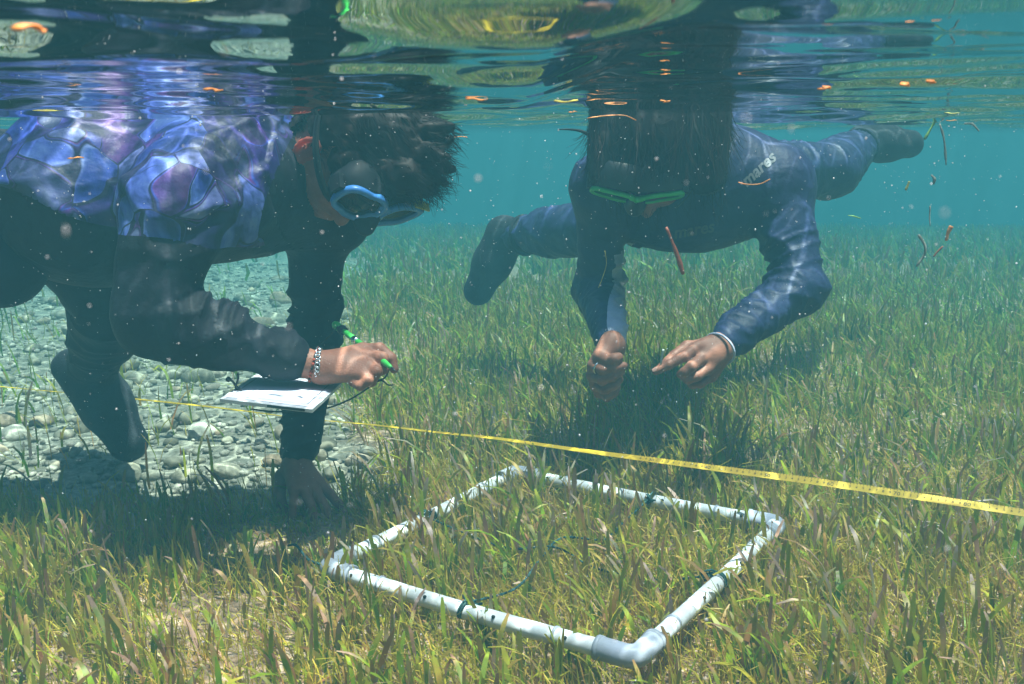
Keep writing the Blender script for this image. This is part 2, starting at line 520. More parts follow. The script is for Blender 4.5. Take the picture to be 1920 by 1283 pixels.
# ------------------------------------------------------------------ the setting: seabed
def bare_amount(x, y):
    """1 on the stony patch, 0 in the meadow"""
    x = np.asarray(x, float); y = np.asarray(y, float)
    n = vnoise(np.stack([x * 3.1 + 7, y * 3.1, np.zeros_like(x)], -1)) * .16 + vnoise(np.stack([x * 9 + 3, y * 9, np.zeros_like(x)], -1)) * .07
    edge_x = -.36 - .15 * (y - 2.3) + n
    edge_y = 1.76 + .10 * n * 3
    a = np.clip((edge_x - x) / .10 + .5, 0, 1)
    b = np.clip((y - edge_y) / .10 + .5, 0, 1)
    c = np.clip((9 - y) / 2.5, 0, 1)
    return a * b * c

def seabed_z(x, y):
    x = np.asarray(x, float); y = np.asarray(y, float)
    z = np.zeros_like(x)
    P = np.stack([x, y, np.zeros_like(x)], -1)
    z = z + .022 * vnoise(P * 1.7) + .010 * vnoise(P * 5.3 + 5)
    d = np.maximum(0, y - 3.0)
    z = z - .015 * d ** 1.6
    z = z - .02 * bare_amount(x, y)
    return z

def graded(lo, dense_lo, dense_hi, hi, step, grow=1.22):
    mid = list(np.arange(dense_lo, dense_hi + 1e-9, step))
    s, v, up = step, mid[-1], []
    while v < hi:
        s *= grow; v += s; up.append(min(v, hi))
    s, v, dn = step, mid[0], []
    while v > lo:
        s *= grow; v -= s; dn.append(max(v, lo))
    return np.array(dn[::-1] + mid + up)

def grid_faces(nx, ny):
    i = np.arange(nx - 1)[:, None] * ny + np.arange(ny - 1)[None, :]
    return np.stack([i, i + ny, i + ny + 1, i + 1], -1).reshape(-1, 4)

gx = graded(-60, -3.0, 3.0, 60, .04)
gy = graded(-30, .4, 6.0, 90, .04)
GX, GY = np.meshgrid(gx, gy, indexing='ij')
GZ = seabed_z(GX, GY)
me = mesh_np('seabed', np.stack([GX, GY, GZ], -1).reshape(-1, 3), grid_faces(len(gx), len(gy)), mat=M['seabed'])
att = me.attributes.new('bare', 'FLOAT', 'POINT')
att.data.foreach_set('value', bare_amount(GX, GY).ravel().astype(np.float32))
seabed = tag(link('seabed', me), 'sandy seabed under the seagrass meadow', None, None, 'structure')

# ------------------------------------------------------------------ water surface
wx = graded(-60, -1.7, 1.7, 60, .0125, 1.15)
wy = graded(-30, .02, 3.1, 90, .0125, 1.15)
WX, WY = np.meshgrid(wx, wy, indexing='ij')
DX = np.gradient(wx)[:, None] * np.ones_like(WY)
DY = np.gradient(wy)[None, :] * np.ones_like(WX)
SPC = np.maximum(DX, DY)
rw = np.random.default_rng(5)
WZ = np.zeros_like(WX)
for k in range(34):
    lam = .075 * (1.0 / .075) ** (k / 33.0)
    th = rw.normal(math.pi / 2, .75)
    slope = .0185 * (1.0 if lam > .14 else 1.05) * rw.uniform(.6, 1.3)
    amp = slope * lam / (2 * math.pi)
    kv = 2 * math.pi / lam
    att_ = np.clip(1.6 - SPC / lam * 4, 0, 1)
    WZ += amp * att_ * np.sin(kv * (WX * math.cos(th) + WY * math.sin(th)) + rw.uniform(0, 6.28))
calm = 1 - .8 * np.clip((WX - .02) / .12, 0, 1) * np.clip((1.0 - WY) / .35, 0, 1)
WZ = WZ * calm + SURF_Z
WZ += .034 * np.clip((WX - .015) / .06, 0, 1) * np.clip(WY - .15, 0, .55) * np.clip((2.2 - WY) / 1.2, 0, 1)   # low swell, added so the mirror shows open water
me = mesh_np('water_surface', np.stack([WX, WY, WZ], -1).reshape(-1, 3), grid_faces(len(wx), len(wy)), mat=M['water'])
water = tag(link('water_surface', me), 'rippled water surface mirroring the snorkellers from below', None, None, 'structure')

# ------------------------------------------------------------------ haze (the water itself)
def haze():
    m, nt, out = new_mat('water_haze')
    v = nt.nodes.new('ShaderNodeVolumePrincipled')
    v.inputs['Color'].default_value = (.034, .124, .162, 1)
    v.inputs['Density'].default_value = .36
    v.inputs['Anisotropy'].default_value = 0.0
    v.inputs['Absorption Color'].default_value = (.05, .34, .345, 1)
    nt.links.new(v.outputs[0], out.inputs['Volume'])
    zb = float(GZ.min()) - 1.0
    V, F = box_np((0, 30, (zb + 1.05) / 2), (62, 0, 0), (0, 62, 0), (0, 0, (1.05 - zb) / 2))
    o = link('haze', mesh_np('haze', V, F, smooth=False, mat=m))
    return tag(o, 'blue-green haze filling the sea water', None, None, 'stuff')
haze()

# ------------------------------------------------------------------ stones on the bare patch (children of the seabed)
def ico(sub):
    bm = bmesh.new()
    bmesh.ops.create_icosphere(bm, subdivisions=sub, radius=1.0)
    V = np.array([v.co[:] for v in bm.verts]); F = np.array([[v.index for v in f.verts] for f in bm.faces])
    bm.free()
    return V, F
I2V, I2F = ico(2)
I1V, I1F = ico(1)
stone_meshes = []
for k in range(9):
    n = vnoise(I2V * 1.3 + k * 9.1)[:, None] * .28 + vnoise(I2V * 2.9 + k * 5.3)[:, None] * .14
    V = I2V * (1 + n) * np.array([1.0, random.uniform(.65, .95), random.uniform(.42, .68)])
    stone_meshes.append(mesh_np('stone', V, I2F, mat=M['stone']))
cand = []
tries = 0
while len(cand) < 300 and tries < 40000:
    tries += 1
    y = 1.95 + 3.4 * random.random() ** 1.5
    x = random.uniform(-.62 * y - .1, -.2)
    if bare_amount(x, y) < .5: continue
    r = random.choice((.014, .018, .022, .028, .036)) * random.uniform(.8, 1.25) * (1 + .12 * (y - 2))
    if any((x - a) ** 2 + (y - b) ** 2 < (.72 * (r + c)) ** 2 for a, b, c in cand): continue
    cand.append((x, y, r))
for x, y, r in cand:
    o = link('stone', random.choice(stone_meshes), seabed)
    o.location = (x, y, float(seabed_z(x, y)) + r * .22)
    o.scale = (r, r, r)
    o.rotation_euler = (random.uniform(-.25, .25), random.uniform(-.25, .25), random.uniform(0, 6.28))
parts = []
for k in range(6000):
    y = 1.9 + 4.6 * RNG.random() ** 1.4
    x = RNG.uniform(-.66 * y - .3, -.15)
    if bare_amount(x, y) < .35 + .3 * RNG.random(): continue
    r = RNG.uniform(.004, .010) * RNG.choice([1, 1, 1.5]) * (1 + .1 * (y - 2))
    V = I1V * (1 + .3 * (vnoise(I1V * 1.4 + k * 3.7)[:, None])) * r * np.array([1, RNG.uniform(.6, 1), RNG.uniform(.45, .75)])
    a = RNG.uniform(0, 6.28); c, s = math.cos(a), math.sin(a)
    V = V @ np.array([[c, s, 0], [-s, c, 0], [0, 0, 1]]) + (x, y, float(seabed_z(x, y)) + r * .3)
    parts.append((V, I1F))
V, F = join_parts(parts)
gm = principled('gravel', (.44, .40, .34), rough=.85, spec=.2, noise=(.22, .19, .15), noise_scale=38, bump=.4, bump_scale=200)
tag(link('gravel', mesh_np('gravel', V, F, mat=gm), seabed), None, None, None, 'stuff')

#@@GRASS
# ------------------------------------------------------------------ seagrass
def blades(x, y, L, w, lean, bend, az, twist, seg, tone, patch, z0=None):
    n = len(x)
    if z0 is None: z0 = seabed_z(x, y) - .004
    t = np.linspace(0, 1, seg + 1)
    prof = np.interp(t, [0, .2, .85, .95, 1], [.75, 1, .98, .88, .5])
    dx, dy = np.cos(az), np.sin(az)
    P = np.zeros((n, seg + 1, 3))
    P[:, 0] = np.stack([x, y, z0], -1)
    for i in range(seg):
        th = lean + bend * (t[i] + .5 / seg) ** 1.4
        st = L / seg
        P[:, i + 1, 0] = P[:, i, 0] + st * np.sin(th) * dx
        P[:, i + 1, 1] = P[:, i, 1] + st * np.sin(th) * dy
        P[:, i + 1, 2] = P[:, i, 2] + st * np.cos(th)
    wa = az[:, None] + math.pi / 2 + twist[:, None] * (0.4 + t[None, :] * .8)
    W = np.stack([np.cos(wa), np.sin(wa), np.zeros_like(wa)], -1) * (w[:, None, None] * .5 * prof[None, :, None])
    V = np.stack([P - W, P + W], 2).reshape(n, -1, 3)
    C = np.zeros((n, seg + 1, 2, 4), np.float32)
    C[..., 0] = tone[:, None, None]; C[..., 1] = t[None, :, None]; C[..., 2] = patch[:, None, None]; C[..., 3] = 1
    f = np.array([[2 * i, 2 * i + 1, 2 * i + 3, 2 * i + 2] for i in range(seg)])
    F = (np.arange(n)[:, None, None] * (2 * (seg + 1)) + f[None]).reshape(-1, 4)
    return V.reshape(-1, 3), F, C.reshape(-1, 4)

# where things stand: keep leaves out of the stony patch and thin them where the photo shows sand
QUAD_C = np.array([.076, 1.462]); QUAD_YAW = math.radians(-33.5); QUAD_Z = CAM_Z - .609
def scatter(n, y0, y1, side):
    y = np.sqrt(RNG.uniform(y0 ** 2, y1 ** 2, n))
    x = RNG.uniform(-1, 1, n) * (side[0] * y + side[1])
    return x, y

def meadow(name, specs, mat, label, tone_lo=0.0):
    Vs, Fs, Cs, o = [], [], [], 0
    for (n, y0, y1, side, Lr, wr, leanr, bendr, seg, clump) in specs:
        x, y = scatter(n, y0, y1, side)
        if clump:                                    # leaves grow in shoots of two to four
            k = max(1, n // 3)
            cx, cy_ = scatter(k, y0, y1, side)
            idx = RNG.integers(0, k, n)
            x = cx[idx] + RNG.normal(0, .006, n); y = cy_[idx] + RNG.normal(0, .006, n)
        dens = .5 + .5 * vnoise(np.stack([x * 2.3, y * 2.3, np.full(n, 3.3)], -1)) + .35 * vnoise(np.stack([x * 7, y * 7, np.full(n, 9.3)], -1))
        keep = (RNG.random(n) > bare_amount(x, y) * .965) & (RNG.random(n) < np.clip(dens * 1.35 + .28, .12, 1))
        x, y = x[keep], y[keep]; m = len(x)
        big = .5 + .5 * vnoise(np.stack([x * 1.1, y * 1.1, np.full(m, 7.7)], -1))
        L = RNG.uniform(*Lr, m) * (.75 + .5 * big)
        w = RNG.uniform(*wr, m)
        lean = np.abs(RNG.normal(0, leanr, m))
        bend = RNG.normal(bendr * .35, bendr, m)
        limp = RNG.random(m) < .10                    # long limp leaves that flop over
        L = np.where(limp, L * 1.35, L); bend = np.where(limp, np.abs(bend) + 1.2, bend)
        az = RNG.uniform(0, 6.283, m)
        # a weak current pushes most leaves towards the left
        cur = RNG.random(m) < .55
        az = np.where(cur, RNG.normal(2.75, .55, m), az)
        twist = RNG.normal(0, 1.0, m)
        # trodden round the leaning hand; pressed down along the pipes
        cl = np.clip(1 - (((x - .27) / .22) ** 2 + ((y - 1.98) / .20) ** 2), 0, 1)
        L = L * (1 + .55 * np.minimum(1, cl * 2))        # a taller clump below the facing snorkeller
        hd = np.clip(1 - (((x + .385) / .17) ** 2 + ((y - 1.60) / .17) ** 2), 0, 1)
        L = L * (1 - .72 * np.minimum(1, hd * 2.0))
        cq, sq = math.cos(-QUAD_YAW), math.sin(-QUAD_YAW)
        qu = cq * (x - QUAD_C[0]) - sq * (y - QUAD_C[1]); qv = sq * (x - QUAD_C[0]) + cq * (y - QUAD_C[1])
        dp = np.abs(np.maximum(np.abs(qu), np.abs(qv)) - .262)
        L = L * np.where(dp < .032, RNG.choice([.45, .7, 1.0, 1.0], m), 1.0)
        tone = RNG.random(m) ** (.95 + .8 * np.clip(y - 1.6, 0, 2.2)) * (1 - tone_lo) + tone_lo  # leaves turn greener with distance, standing in for the haze tint
        V, F, C = blades(x, y, L, w, lean, bend, az, twist, seg, tone, np.clip(RNG.random(m) ** (1 + .4 * np.clip(y - 1.5, 0, 2)) * .75 + .35 * (big - .3), 0, 1))
        Vs.append(V); Fs.append(F + o); Cs.append(C); o += len(V)
    me = mesh_np(name, np.concatenate(Vs), np.concatenate(Fs), mat=mat)
    ca = me.attributes.new('tone', 'FLOAT_COLOR', 'POINT')
    ca.data.foreach_set('color', np.concatenate(Cs).ravel())
    return tag(link(name, me), label, None, None, 'stuff')

meadow('seagrass', [
    (9000, .45, 1.75, (.62, .35), (.035, .105), (.0040, .0080), .22, .50, 6, True),
    (12500, 1.75, 2.7, (.62, .35), (.04, .115), (.0038, .0074), .24, .60, 4, True),
    (26000, 2.7, 4.6, (.60, .35), (.05, .13), (.0046, .0072), .26, .6, 3, True),
    (50000, 4.6, 14, (.56, .4), (.07, .15), (.009, .020), .3, .6, 2, True),
], M['leaf_wide'], 'upright ribbon leaves of the green and brown seagrass meadow')
meadow('fine_seagrass', [
    (62000, .45, 1.9, (.60, .3), (.03, .085), (.0010, .0021), .55, 1.2, 4, False),
    (52000, 1.9, 3.6, (.60, .3), (.04, .10), (.0015, .0028), .55, 1.2, 3, False),
], M['leaf_fine'], 'thin tangled yellow-green seagrass growing between the wide leaves')
meadow('leaf_litter', [
    (9000, .45, 2.2, (.60, .3), (.02, .06), (.003, .006), 1.35, .25, 3, False),
], M['leaf_wide'], 'dead brown and pale leaf litter lying on the sand', .62)

#@@QUADRAT
# ------------------------------------------------------------------ quadrat frame
def quadrat():
    root = empty('quadrat_frame', (QUAD_C[0], QUAD_C[1], 0))
    tag(root, 'square white plastic pipe quadrat with cross strings lying in the seagrass', 'quadrat')
    c, s = math.cos(QUAD_YAW), math.sin(QUAD_YAW)
    def W(u, v, dz=0.0):
        return np.array([QUAD_C[0] + c * u - s * v, QUAD_C[1] + s * u + c * v, QUAD_Z + dz + .006 * math.sin(3 * u + 2 * v)])
    h = .25
    R = .0112
    cor = [W(-h, -h), W(-h, h), W(h, h), W(h, -h)]
    for k in range(4):
        a, b = cor[k], cor[(k + 1) % 4]
        d = (b - a) / np.linalg.norm(b - a)
        n = 14
        P = np.array([a + d * .03 + (b - d * .03 - a - d * .03) * t for t in np.linspace(0, 1, n)])
        P[:, 2] += -.003 * np.sin(np.linspace(0, np.pi, n))
        p = link('pipe', mesh_np('pipe', *tube(P, R, 20), mat=M['pvc']), root)
        for t in [x + random.uniform(-.03, .03) for x in (.16, .38, .62, .86)]:           # drilled holes, set into the upper flank
            q = a + (b - a) * t
            side = np.cross(d, (0, 0, 1.0))
            if side @ (np.array([0, 0, CAM_Z]) - q) < 0: side = -side
            nn = side * .85 + np.array([0, 0, .5]); nn /= np.linalg.norm(nn)
            V, F = tube(np.array([q + nn * (R - .003), q + nn * (R + .0004)]), .0023, 12)
            link('hole', mesh_np('hole', V, F, mat=M['dark_hole']), p)
        for t in (.22, .79):                               # sleeve joints: slightly thicker bands
            q = a + (b - a) * t
            V, F = tube(np.array([q - d * .0016, q + d * .0016]), R + .0005, 20)
            link('seam', mesh_np('seam', V, F, mat=M['pvc_grey']), p)
    for k in range(4):
        a, pr, nx = cor[k], cor[k - 1], cor[(k + 1) % 4]
        d1 = (pr - a) / np.linalg.norm(pr - a); d2 = (nx - a) / np.linalg.norm(nx - a)
        ctrl = [a + d1 * .052, a + d1 * .03, a + d1 * .014, a + (d1 + d2) * .004, a + d2 * .014, a + d2 * .03, a + d2 * .052]
        P = smooth_path(ctrl, 22)
        r = np.full(22, R + .0032); r[0] = r[-1] = R + .0026
        e = link('elbow_joint', mesh_np('elbow_joint', *tube(P, r, 20), mat=M['pvc_grey']), root)
        for dd in (d1, d2):
            q = a + dd * .049
            link('rim', mesh_np('rim', *tube(np.array([q - dd * .003, q + dd * .003]), R + .0042, 20), mat=M['pvc_grey']), e)
    # cross strings, two-strand twist
    def string(ctrl, wob):
        P = smooth_path(ctrl, 90)
        parts = []
        for ph in (0, math.pi):
            a = np.linspace(0, 2 * math.pi * 34, 90) + ph
            T = np.gradient(P, axis=0); T /= np.linalg.norm(T, axis=1)[:, None]
            S_ = np.cross(T, (0, 0, 1.0)); S_ /= np.linalg.norm(S_, axis=1)[:, None]
            U_ = np.cross(S_, T)
            parts.append(tube(P + .0011 * (np.cos(a)[:, None] * S_ + np.sin(a)[:, None] * U_), .0012, 6))
        V, F = join_parts(parts)
        return link('cross_string', mesh_np('cross_string', V, F, mat=M['rope']), root)
    c1 = string([W(-h + .008, -.02, .004), W(-.17, -.040, .004), W(-.09, -.012, -.020), W(-.02, .012, -.012), W(.06, -.004, -.022), W(.15, .012, -.026), W(h - .01, .0, .006)], 0)
    c2 = string([W(.0, -h + .008, .006), W(.020, -.16, -.002), W(-.004, -.06, -.004), W(-.012, .02, .002), W(.022, .09, -.018), W(.018, .17, -.016), W(.03, h - .008, .006)], 0)
    for st, (u, v, du) in ((c1, (-h, -.02, (0, 1))), (c1, (h, .0, (0, 1))), (c2, (.0, -h, (1, 0))), (c2, (.03, h, (1, 0)))):
        q = W(u, v)
        ax = W(u + du[0] * .01, v + du[1] * .01) - q; ax /= np.linalg.norm(ax)
        up = np.array([0, 0, 1.0]); sd = np.cross(ax, up)
        parts = []
        for off in (-.0025, .0015):
            a = np.linspace(0, 2 * np.pi, 18)
            parts.append(tube(q + ax * (off + .003 * np.sin(a))[:, None] + (R + .0012) * (np.cos(a)[:, None] * sd + np.sin(a)[:, None] * up), .0015, 6, caps=False))
        inward = W(u * .86, v * .86) - q; inward /= np.linalg.norm(inward)
        for j in range(5):
            b0 = q + inward * (R + .002) + up * .004
            rr = np.random.default_rng(j + int(abs(u) * 100))
            pts = b0 + rr.normal(0, .005, (5, 3))
            parts.append(tube(smooth_path(pts, 12), .0015, 6, caps=False))
        V, F = join_parts(parts)
        link('knot', mesh_np('knot', V, F, mat=M['rope']), st)
    # loose end of cord at the corner
    P = smooth_path([W(-h - .005, -h - .005, .006), W(-h - .03, -h - .005, .008), W(-h - .07, -h + .012, .014), W(-h - .095, -h + .02, .006)], 20)
    link('cord_end', mesh_np('cord_end', *tube(P, .002, 6), mat=M['rope']), root)
quadrat()

#@@TAPE
# ------------------------------------------------------------------ transect tape
def tape():
    ctrl = [(-260, 700, .085), (0, 725, .07), (130, 737, .068), (260, 749, .066), (420, 766, .066), (560, 784, .068), (700, 797, .075), (820, 811, .085), (920, 821, .095),
            (1000, 832, .100), (1120, 849, .106), (1250, 866, .110), (1400, 886, .113), (1550, 906, .115), (1700, 928, .116), (1920, 962, .117), (2200, 1008, .115)]
    P = smooth_path([atz(a, b, z) for a, b, z in ctrl], 260)
    s = np.concatenate([[0], np.cumsum(np.linalg.norm(np.diff(P, axis=0), axis=1))])
    T = np.gradient(P, axis=0); T /= np.linalg.norm(T, axis=1)[:, None]
    px = 960 + F_PX * P[:, 0] / (P[:, 1] * CP - (P[:, 2] - CAM_Z) * SP)
    phi = np.radians(np.interp(px, [0, 600, 860, 980, 1200, 1500, 1950], [-8, -8, -5, 6, 24, 34, 40]) + 4 * np.sin(s * 9))
    H = np.cross((0, 0, 1.0), T); H /= np.linalg.norm(H, axis=1)[:, None]
    flip = np.where(H[:, 1:2] < 0, -1, 1); H = H * flip          # away from the camera
    Wd = np.cos(phi)[:, None] * H + np.sin(phi)[:, None] * np.array([0, 0, 1.0])
    Nn = np.cross(T, Wd)
    hw, ht = .0066, .0003
    V = np.stack([P - Wd * hw - Nn * ht, P + Wd * hw - Nn * ht, P + Wd * hw + Nn * ht, P - Wd * hw + Nn * ht], 1).reshape(-1, 3)
    F = []
    for i in range(len(P) - 1):
        for j in range(4):
            a, b = i * 4 + j, i * 4 + (j + 1) % 4
            F.append((a, b, b + 4, a + 4))
    F.append((3, 2, 1, 0)); k = (len(P) - 1) * 4; F.append((k, k + 1, k + 2, k + 3))
    o = link('measuring_tape', mesh_np('measuring_tape', V, F, smooth=False, mat=M['tape']))
    tag(o, 'yellow measuring tape with black centimetre figures stretched across the seagrass', 'measuring tape')
    # printed scale, lying on the face turned to the camera
    toC = np.array([0, 0, CAM_Z]) - P
    sgn = np.where((Nn * toC).sum(1) > 0, 1.0, -1.0)
    def frame(sv):
        g = lambda A: np.array([np.interp(sv, s, A[:, q]) for q in range(3)])
        p, t, w, n = g(P), g(T), g(Wd), g(Nn * sgn[:, None])
        return p, t, w, n
    s40 = np.interp(1327, px, s)
    Vs, Fs, oo = [], [], 0
    cache = {}
    for cm in range(-12, 54):
        sv = s40 + cm * .01 * 1.0
        if sv < s[0] + .02 or sv > s[-1] - .02: continue
        val = 40 + cm
        txt = str(val) if val % 10 == 0 else str(val % 10)
        size = .0092 if val % 10 == 0 else .0058
        if txt not in cache: cache[txt] = text_mesh(txt, size)
        tv, tt = cache[txt]
        p, t, w, n = frame(sv)
        V = p + (tv[:, :1] * 1.15) * t + (tv[:, 1:2] - (.0010 if val % 10 == 0 else .0004)) * w + n * (ht + .00025)
        Vs.append(V); Fs.append(tt + oo); oo += len(V)
        for sub in range(2):
            p, t, w, n = frame(sv + sub * .005)
            l = .0030 if sub == 0 else .0018
            a, b = p + w * (hw - .0003) + n * (ht + .00025), p + w * (hw - l) + n * (ht + .00025)
            V = np.array([a - t * .00035, a + t * .00035, b + t * .00035, b - t * .00035])
            Vs.append(V); Fs.append(np.array([[0, 1, 2], [0, 2, 3]]) + oo); oo += 4
    sc = link('printed_scale', mesh_np('printed_scale', np.concatenate(Vs), np.concatenate(Fs), smooth=False, mat=M['ink']), o)
tape()
#@@PEOPLE
# ------------------------------------------------------------------ bodies as smooth-blended tapered limbs
class Sdf:
    """smooth union of tapered capsules / ellipsoids, meshed with surface nets"""
    def __init__(self): self.p = []
    def cone(self, a, b, ra, rb, k=.02, flat=None, tagname=None, sub=False):
        self.p.append(dict(a=np.asarray(a, float), b=np.asarray(b, float), ra=ra, rb=rb, k=k, flat=flat, tag=tagname, sub=sub)); return self
    def chain(self, pts, rs, k=.02, flat=None, tagname=None):
        for i in range(len(pts) - 1): self.cone(pts[i], pts[i + 1], rs[i], rs[i + 1], k, flat, tagname)
        return self
    def ell(self, c, axes, radii, k=.02, sub=False):
        self.p.append(dict(ell=True, c=np.asarray(c, float), A=np.asarray(axes, float), r=np.asarray(radii, float), k=k, sub=sub, tag=None)); return self
    def grown(self, off):
        s = Sdf()
        for q in self.p:
            d = dict(q)
            if q.get('ell'): d['r'] = q['r'] + off
            else: d['ra'] = q['ra'] + off; d['rb'] = q['rb'] + off
            s.p.append(d)
        return s
    @staticmethod
    def dist(q, P):
        if q.get('ell'):
            L = (P - q['c']) @ q['A'].T
            k0 = np.linalg.norm(L / q['r'], axis=-1)
            k1 = np.linalg.norm(L / q['r'] ** 2, axis=-1) + 1e-9
            return k0 * (k0 - 1) / k1
        a, b = q['a'], q['b']
        if q['flat'] is not None:
            n, s = np.asarray(q['flat'][0], float), q['flat'][1]
            n = n / np.linalg.norm(n)
            m = (1 / s - 1)
            P = P + ((P - a) @ n)[..., None] * m * n
            b = b + ((b - a) @ n) * m * n
        ba = b - a
        t = np.clip(((P - a) @ ba) / (ba @ ba + 1e-12), 0, 1)
        return np.linalg.norm(P - a - t[..., None] * ba, axis=-1) - (q['ra'] + (q['rb'] - q['ra']) * t)
    def bounds(self, q, pad):
        if q.get('ell'):
            r = q['r'].max() + pad
            return q['c'] - r, q['c'] + r
        r = max(q['ra'], q['rb']) + pad
        return np.minimum(q['a'], q['b']) - r, np.maximum(q['a'], q['b']) + r
    @staticmethod
    def blend(d1, d2, k, sub):
        if sub:
            h = np.clip(.5 - .5 * (d1 + d2) / k, 0, 1)
            return d1 * (1 - h) - d2 * h + k * h * (1 - h)
        h = np.clip(.5 + .5 * (d1 - d2) / k, 0, 1)
        return d1 * (1 - h) + d2 * h - k * h * (1 - h)
    def eval(self, P):
        d = np.full(P.shape[:-1], .25)
        for q in self.p: d = self.blend(d, self.dist(q, P), q['k'], q['sub'])
        return d
    def mesh(self, res, lo=None, hi=None):
        pad = .03
        bl = [self.bounds(q, pad) for q in self.p if not q['sub']]
        LO = np.min([b[0] for b in bl], axis=0); HI = np.max([b[1] for b in bl], axis=0)
        if lo is not None: LO = np.maximum(LO, lo)
        if hi is not None: HI = np.minimum(HI, hi)
        n = np.ceil((HI - LO) / res).astype(int) + 1
        ax = [LO[i] + res * np.arange(n[i]) for i in range(3)]
        D = np.full(tuple(n), .25, np.float32)
        for q in self.p:
            l, h = self.bounds(q, pad + q['k'])
            i0 = np.clip(np.floor((l - LO) / res).astype(int), 0, n); i1 = np.clip(np.ceil((h - LO) / res).astype(int) + 1, 0, n)
            if np.any(i1 <= i0): continue
            sl = tuple(slice(i0[j], i1[j]) for j in range(3))
            G = np.stack(np.meshgrid(*[ax[j][sl[j]] for j in range(3)], indexing='ij'), -1)
            D[sl] = self.blend(D[sl], self.dist(q, G), q['k'], q['sub'])
        if lo is not None or hi is not None:          # closed where the window cuts it
            D[0], D[-1] = np.maximum(D[0], .001), np.maximum(D[-1], .001)
            D[:, 0], D[:, -1] = np.maximum(D[:, 0], .001), np.maximum(D[:, -1], .001)
            D[:, :, 0], D[:, :, -1] = np.maximum(D[:, :, 0], .001), np.maximum(D[:, :, -1], .001)
        return nets(D, LO, res)

def nets(D, LO, res):
    S = D < 0
    n = D.shape
    cs = [S[dx:n[0] - 1 + dx, dy:n[1] - 1 + dy, dz:n[2] - 1 + dz] for dx in (0, 1) for dy in (0, 1) for dz in (0, 1)]
    c = sum(x.astype(np.int8) for x in cs)
    act = (c > 0) & (c < 8)
    ijk = np.argwhere(act)
    idx = np.full(act.shape, -1, np.int64); idx[act] = np.arange(len(ijk))
    acc = np.zeros((len(ijk), 3)); cnt = np.zeros(len(ijk))
    corners = [(dx, dy, dz) for dx in (0, 1) for dy in (0, 1) for dz in (0, 1)]
    for a in corners:
        for k in range(3):
            if a[k]: continue
            b = list(a); b[k] = 1
            va = D[ijk[:, 0] + a[0], ijk[:, 1] + a[1], ijk[:, 2] + a[2]]; vb = D[ijk[:, 0] + b[0], ijk[:, 1] + b[1], ijk[:, 2] + b[2]]
            m = (va < 0) != (vb < 0)
            t = np.where(m, va / np.where(m, va - vb, 1), 0)
            p = np.tile(np.array(a, float), (len(ijk), 1)); p[:, k] = t
            acc[m] += p[m]; cnt[m] += 1
    V = LO + res * (ijk + acc / cnt[:, None])
    F = []
    for k in range(3):
        u, v = (k + 1) % 3, (k + 2) % 3
        sl0 = [slice(None)] * 3; sl1 = [slice(None)] * 3
        sl0[k] = slice(0, n[k] - 1); sl1[k] = slice(1, n[k])
        a, b = S[tuple(sl0)], S[tuple(sl1)]
        e = np.argwhere(a != b)
        ok = (e[:, u] > 0) & (e[:, v] > 0) & (e[:, u] < n[u] - 1) & (e[:, v] < n[v] - 1)
        e = e[ok]
        if not len(e): continue
        pos = a[e[:, 0], e[:, 1], e[:, 2]]
        def cell(du, dv):
            q = e.copy(); q[:, u] += du; q[:, v] += dv
            return idx[q[:, 0], q[:, 1], q[:, 2]]
        q = np.stack([cell(-1, -1), cell(0, -1), cell(0, 0), cell(-1, 0)], 1)
        q[~pos] = q[~pos][:, ::-1]
        F.append(q)
    F = np.concatenate(F)
    F = F[(F >= 0).all(1)]
    return V, F

def vnormals(V, F):
    N = np.zeros_like(V)
    fn = np.cross(V[F[:, 2]] - V[F[:, 0]], V[F[:, 3]] - V[F[:, 1]])
    for k in range(4): np.add.at(N, F[:, k], fn)
    return N / (np.linalg.norm(N, axis=1)[:, None] + 1e-12)

def submesh(V, F, keep):
    F = F[keep]
    u, inv = np.unique(F, return_inverse=True)
    return V[u], inv.reshape(F.shape)

def bone_param(V, pts):
    """nearest point on a polyline: arc length s, distance d, unit axis, radial vector"""
    best = np.full(len(V), 1e9); S_ = np.zeros(len(V)); R_ = np.zeros((len(V), 3))
    acc = 0
    for i in range(len(pts) - 1):
        a, b = np.asarray(pts[i], float), np.asarray(pts[i + 1], float)
        ba = b - a; l = np.linalg.norm(ba)
        t = np.clip(((V - a) @ ba) / (l * l), 0, 1)
        r = V - a - t[:, None] * ba
        d = np.linalg.norm(r, axis=1)
        m = d < best
        best[m] = d[m]; S_[m] = acc + t[m] * l; R_[m] = r[m]
        acc += l
    return S_, best, R_

def ruck(V, N, pts, amp, lam, seed, smin, smax, inner=None):
    """cross-folds rucked up along a limb"""
    s, d, r = bone_param(V, pts)
    rn = r / (np.linalg.norm(r, axis=1)[:, None] + 1e-9)
    q = np.stack([s / lam + rn[:, 0] * .8 + rn[:, 2] * .5, rn[:, 1] * .75 + seed, rn[:, 2] * .75 + seed * 2], -1)
    w = (1 - np.abs(vnoise(q))) ** 3
    q2 = np.stack([s / (lam * 2.3) - rn[:, 2] * 1.2, rn[:, 1] * .8 + seed * 2, rn[:, 0] * .8], -1)
    w2 = (1 - np.abs(vnoise(q2))) ** 3
    win = np.clip((s - smin) / .04, 0, 1) * np.clip((smax - s) / .03, 0, 1) * (d < .09)
    if inner is not None: win = win * (.45 + .75 * np.clip(rn @ np.asarray(inner, float), 0, 1))
    return N * (amp * win * (1.0 * w + .8 * w2 - .55))[:, None]

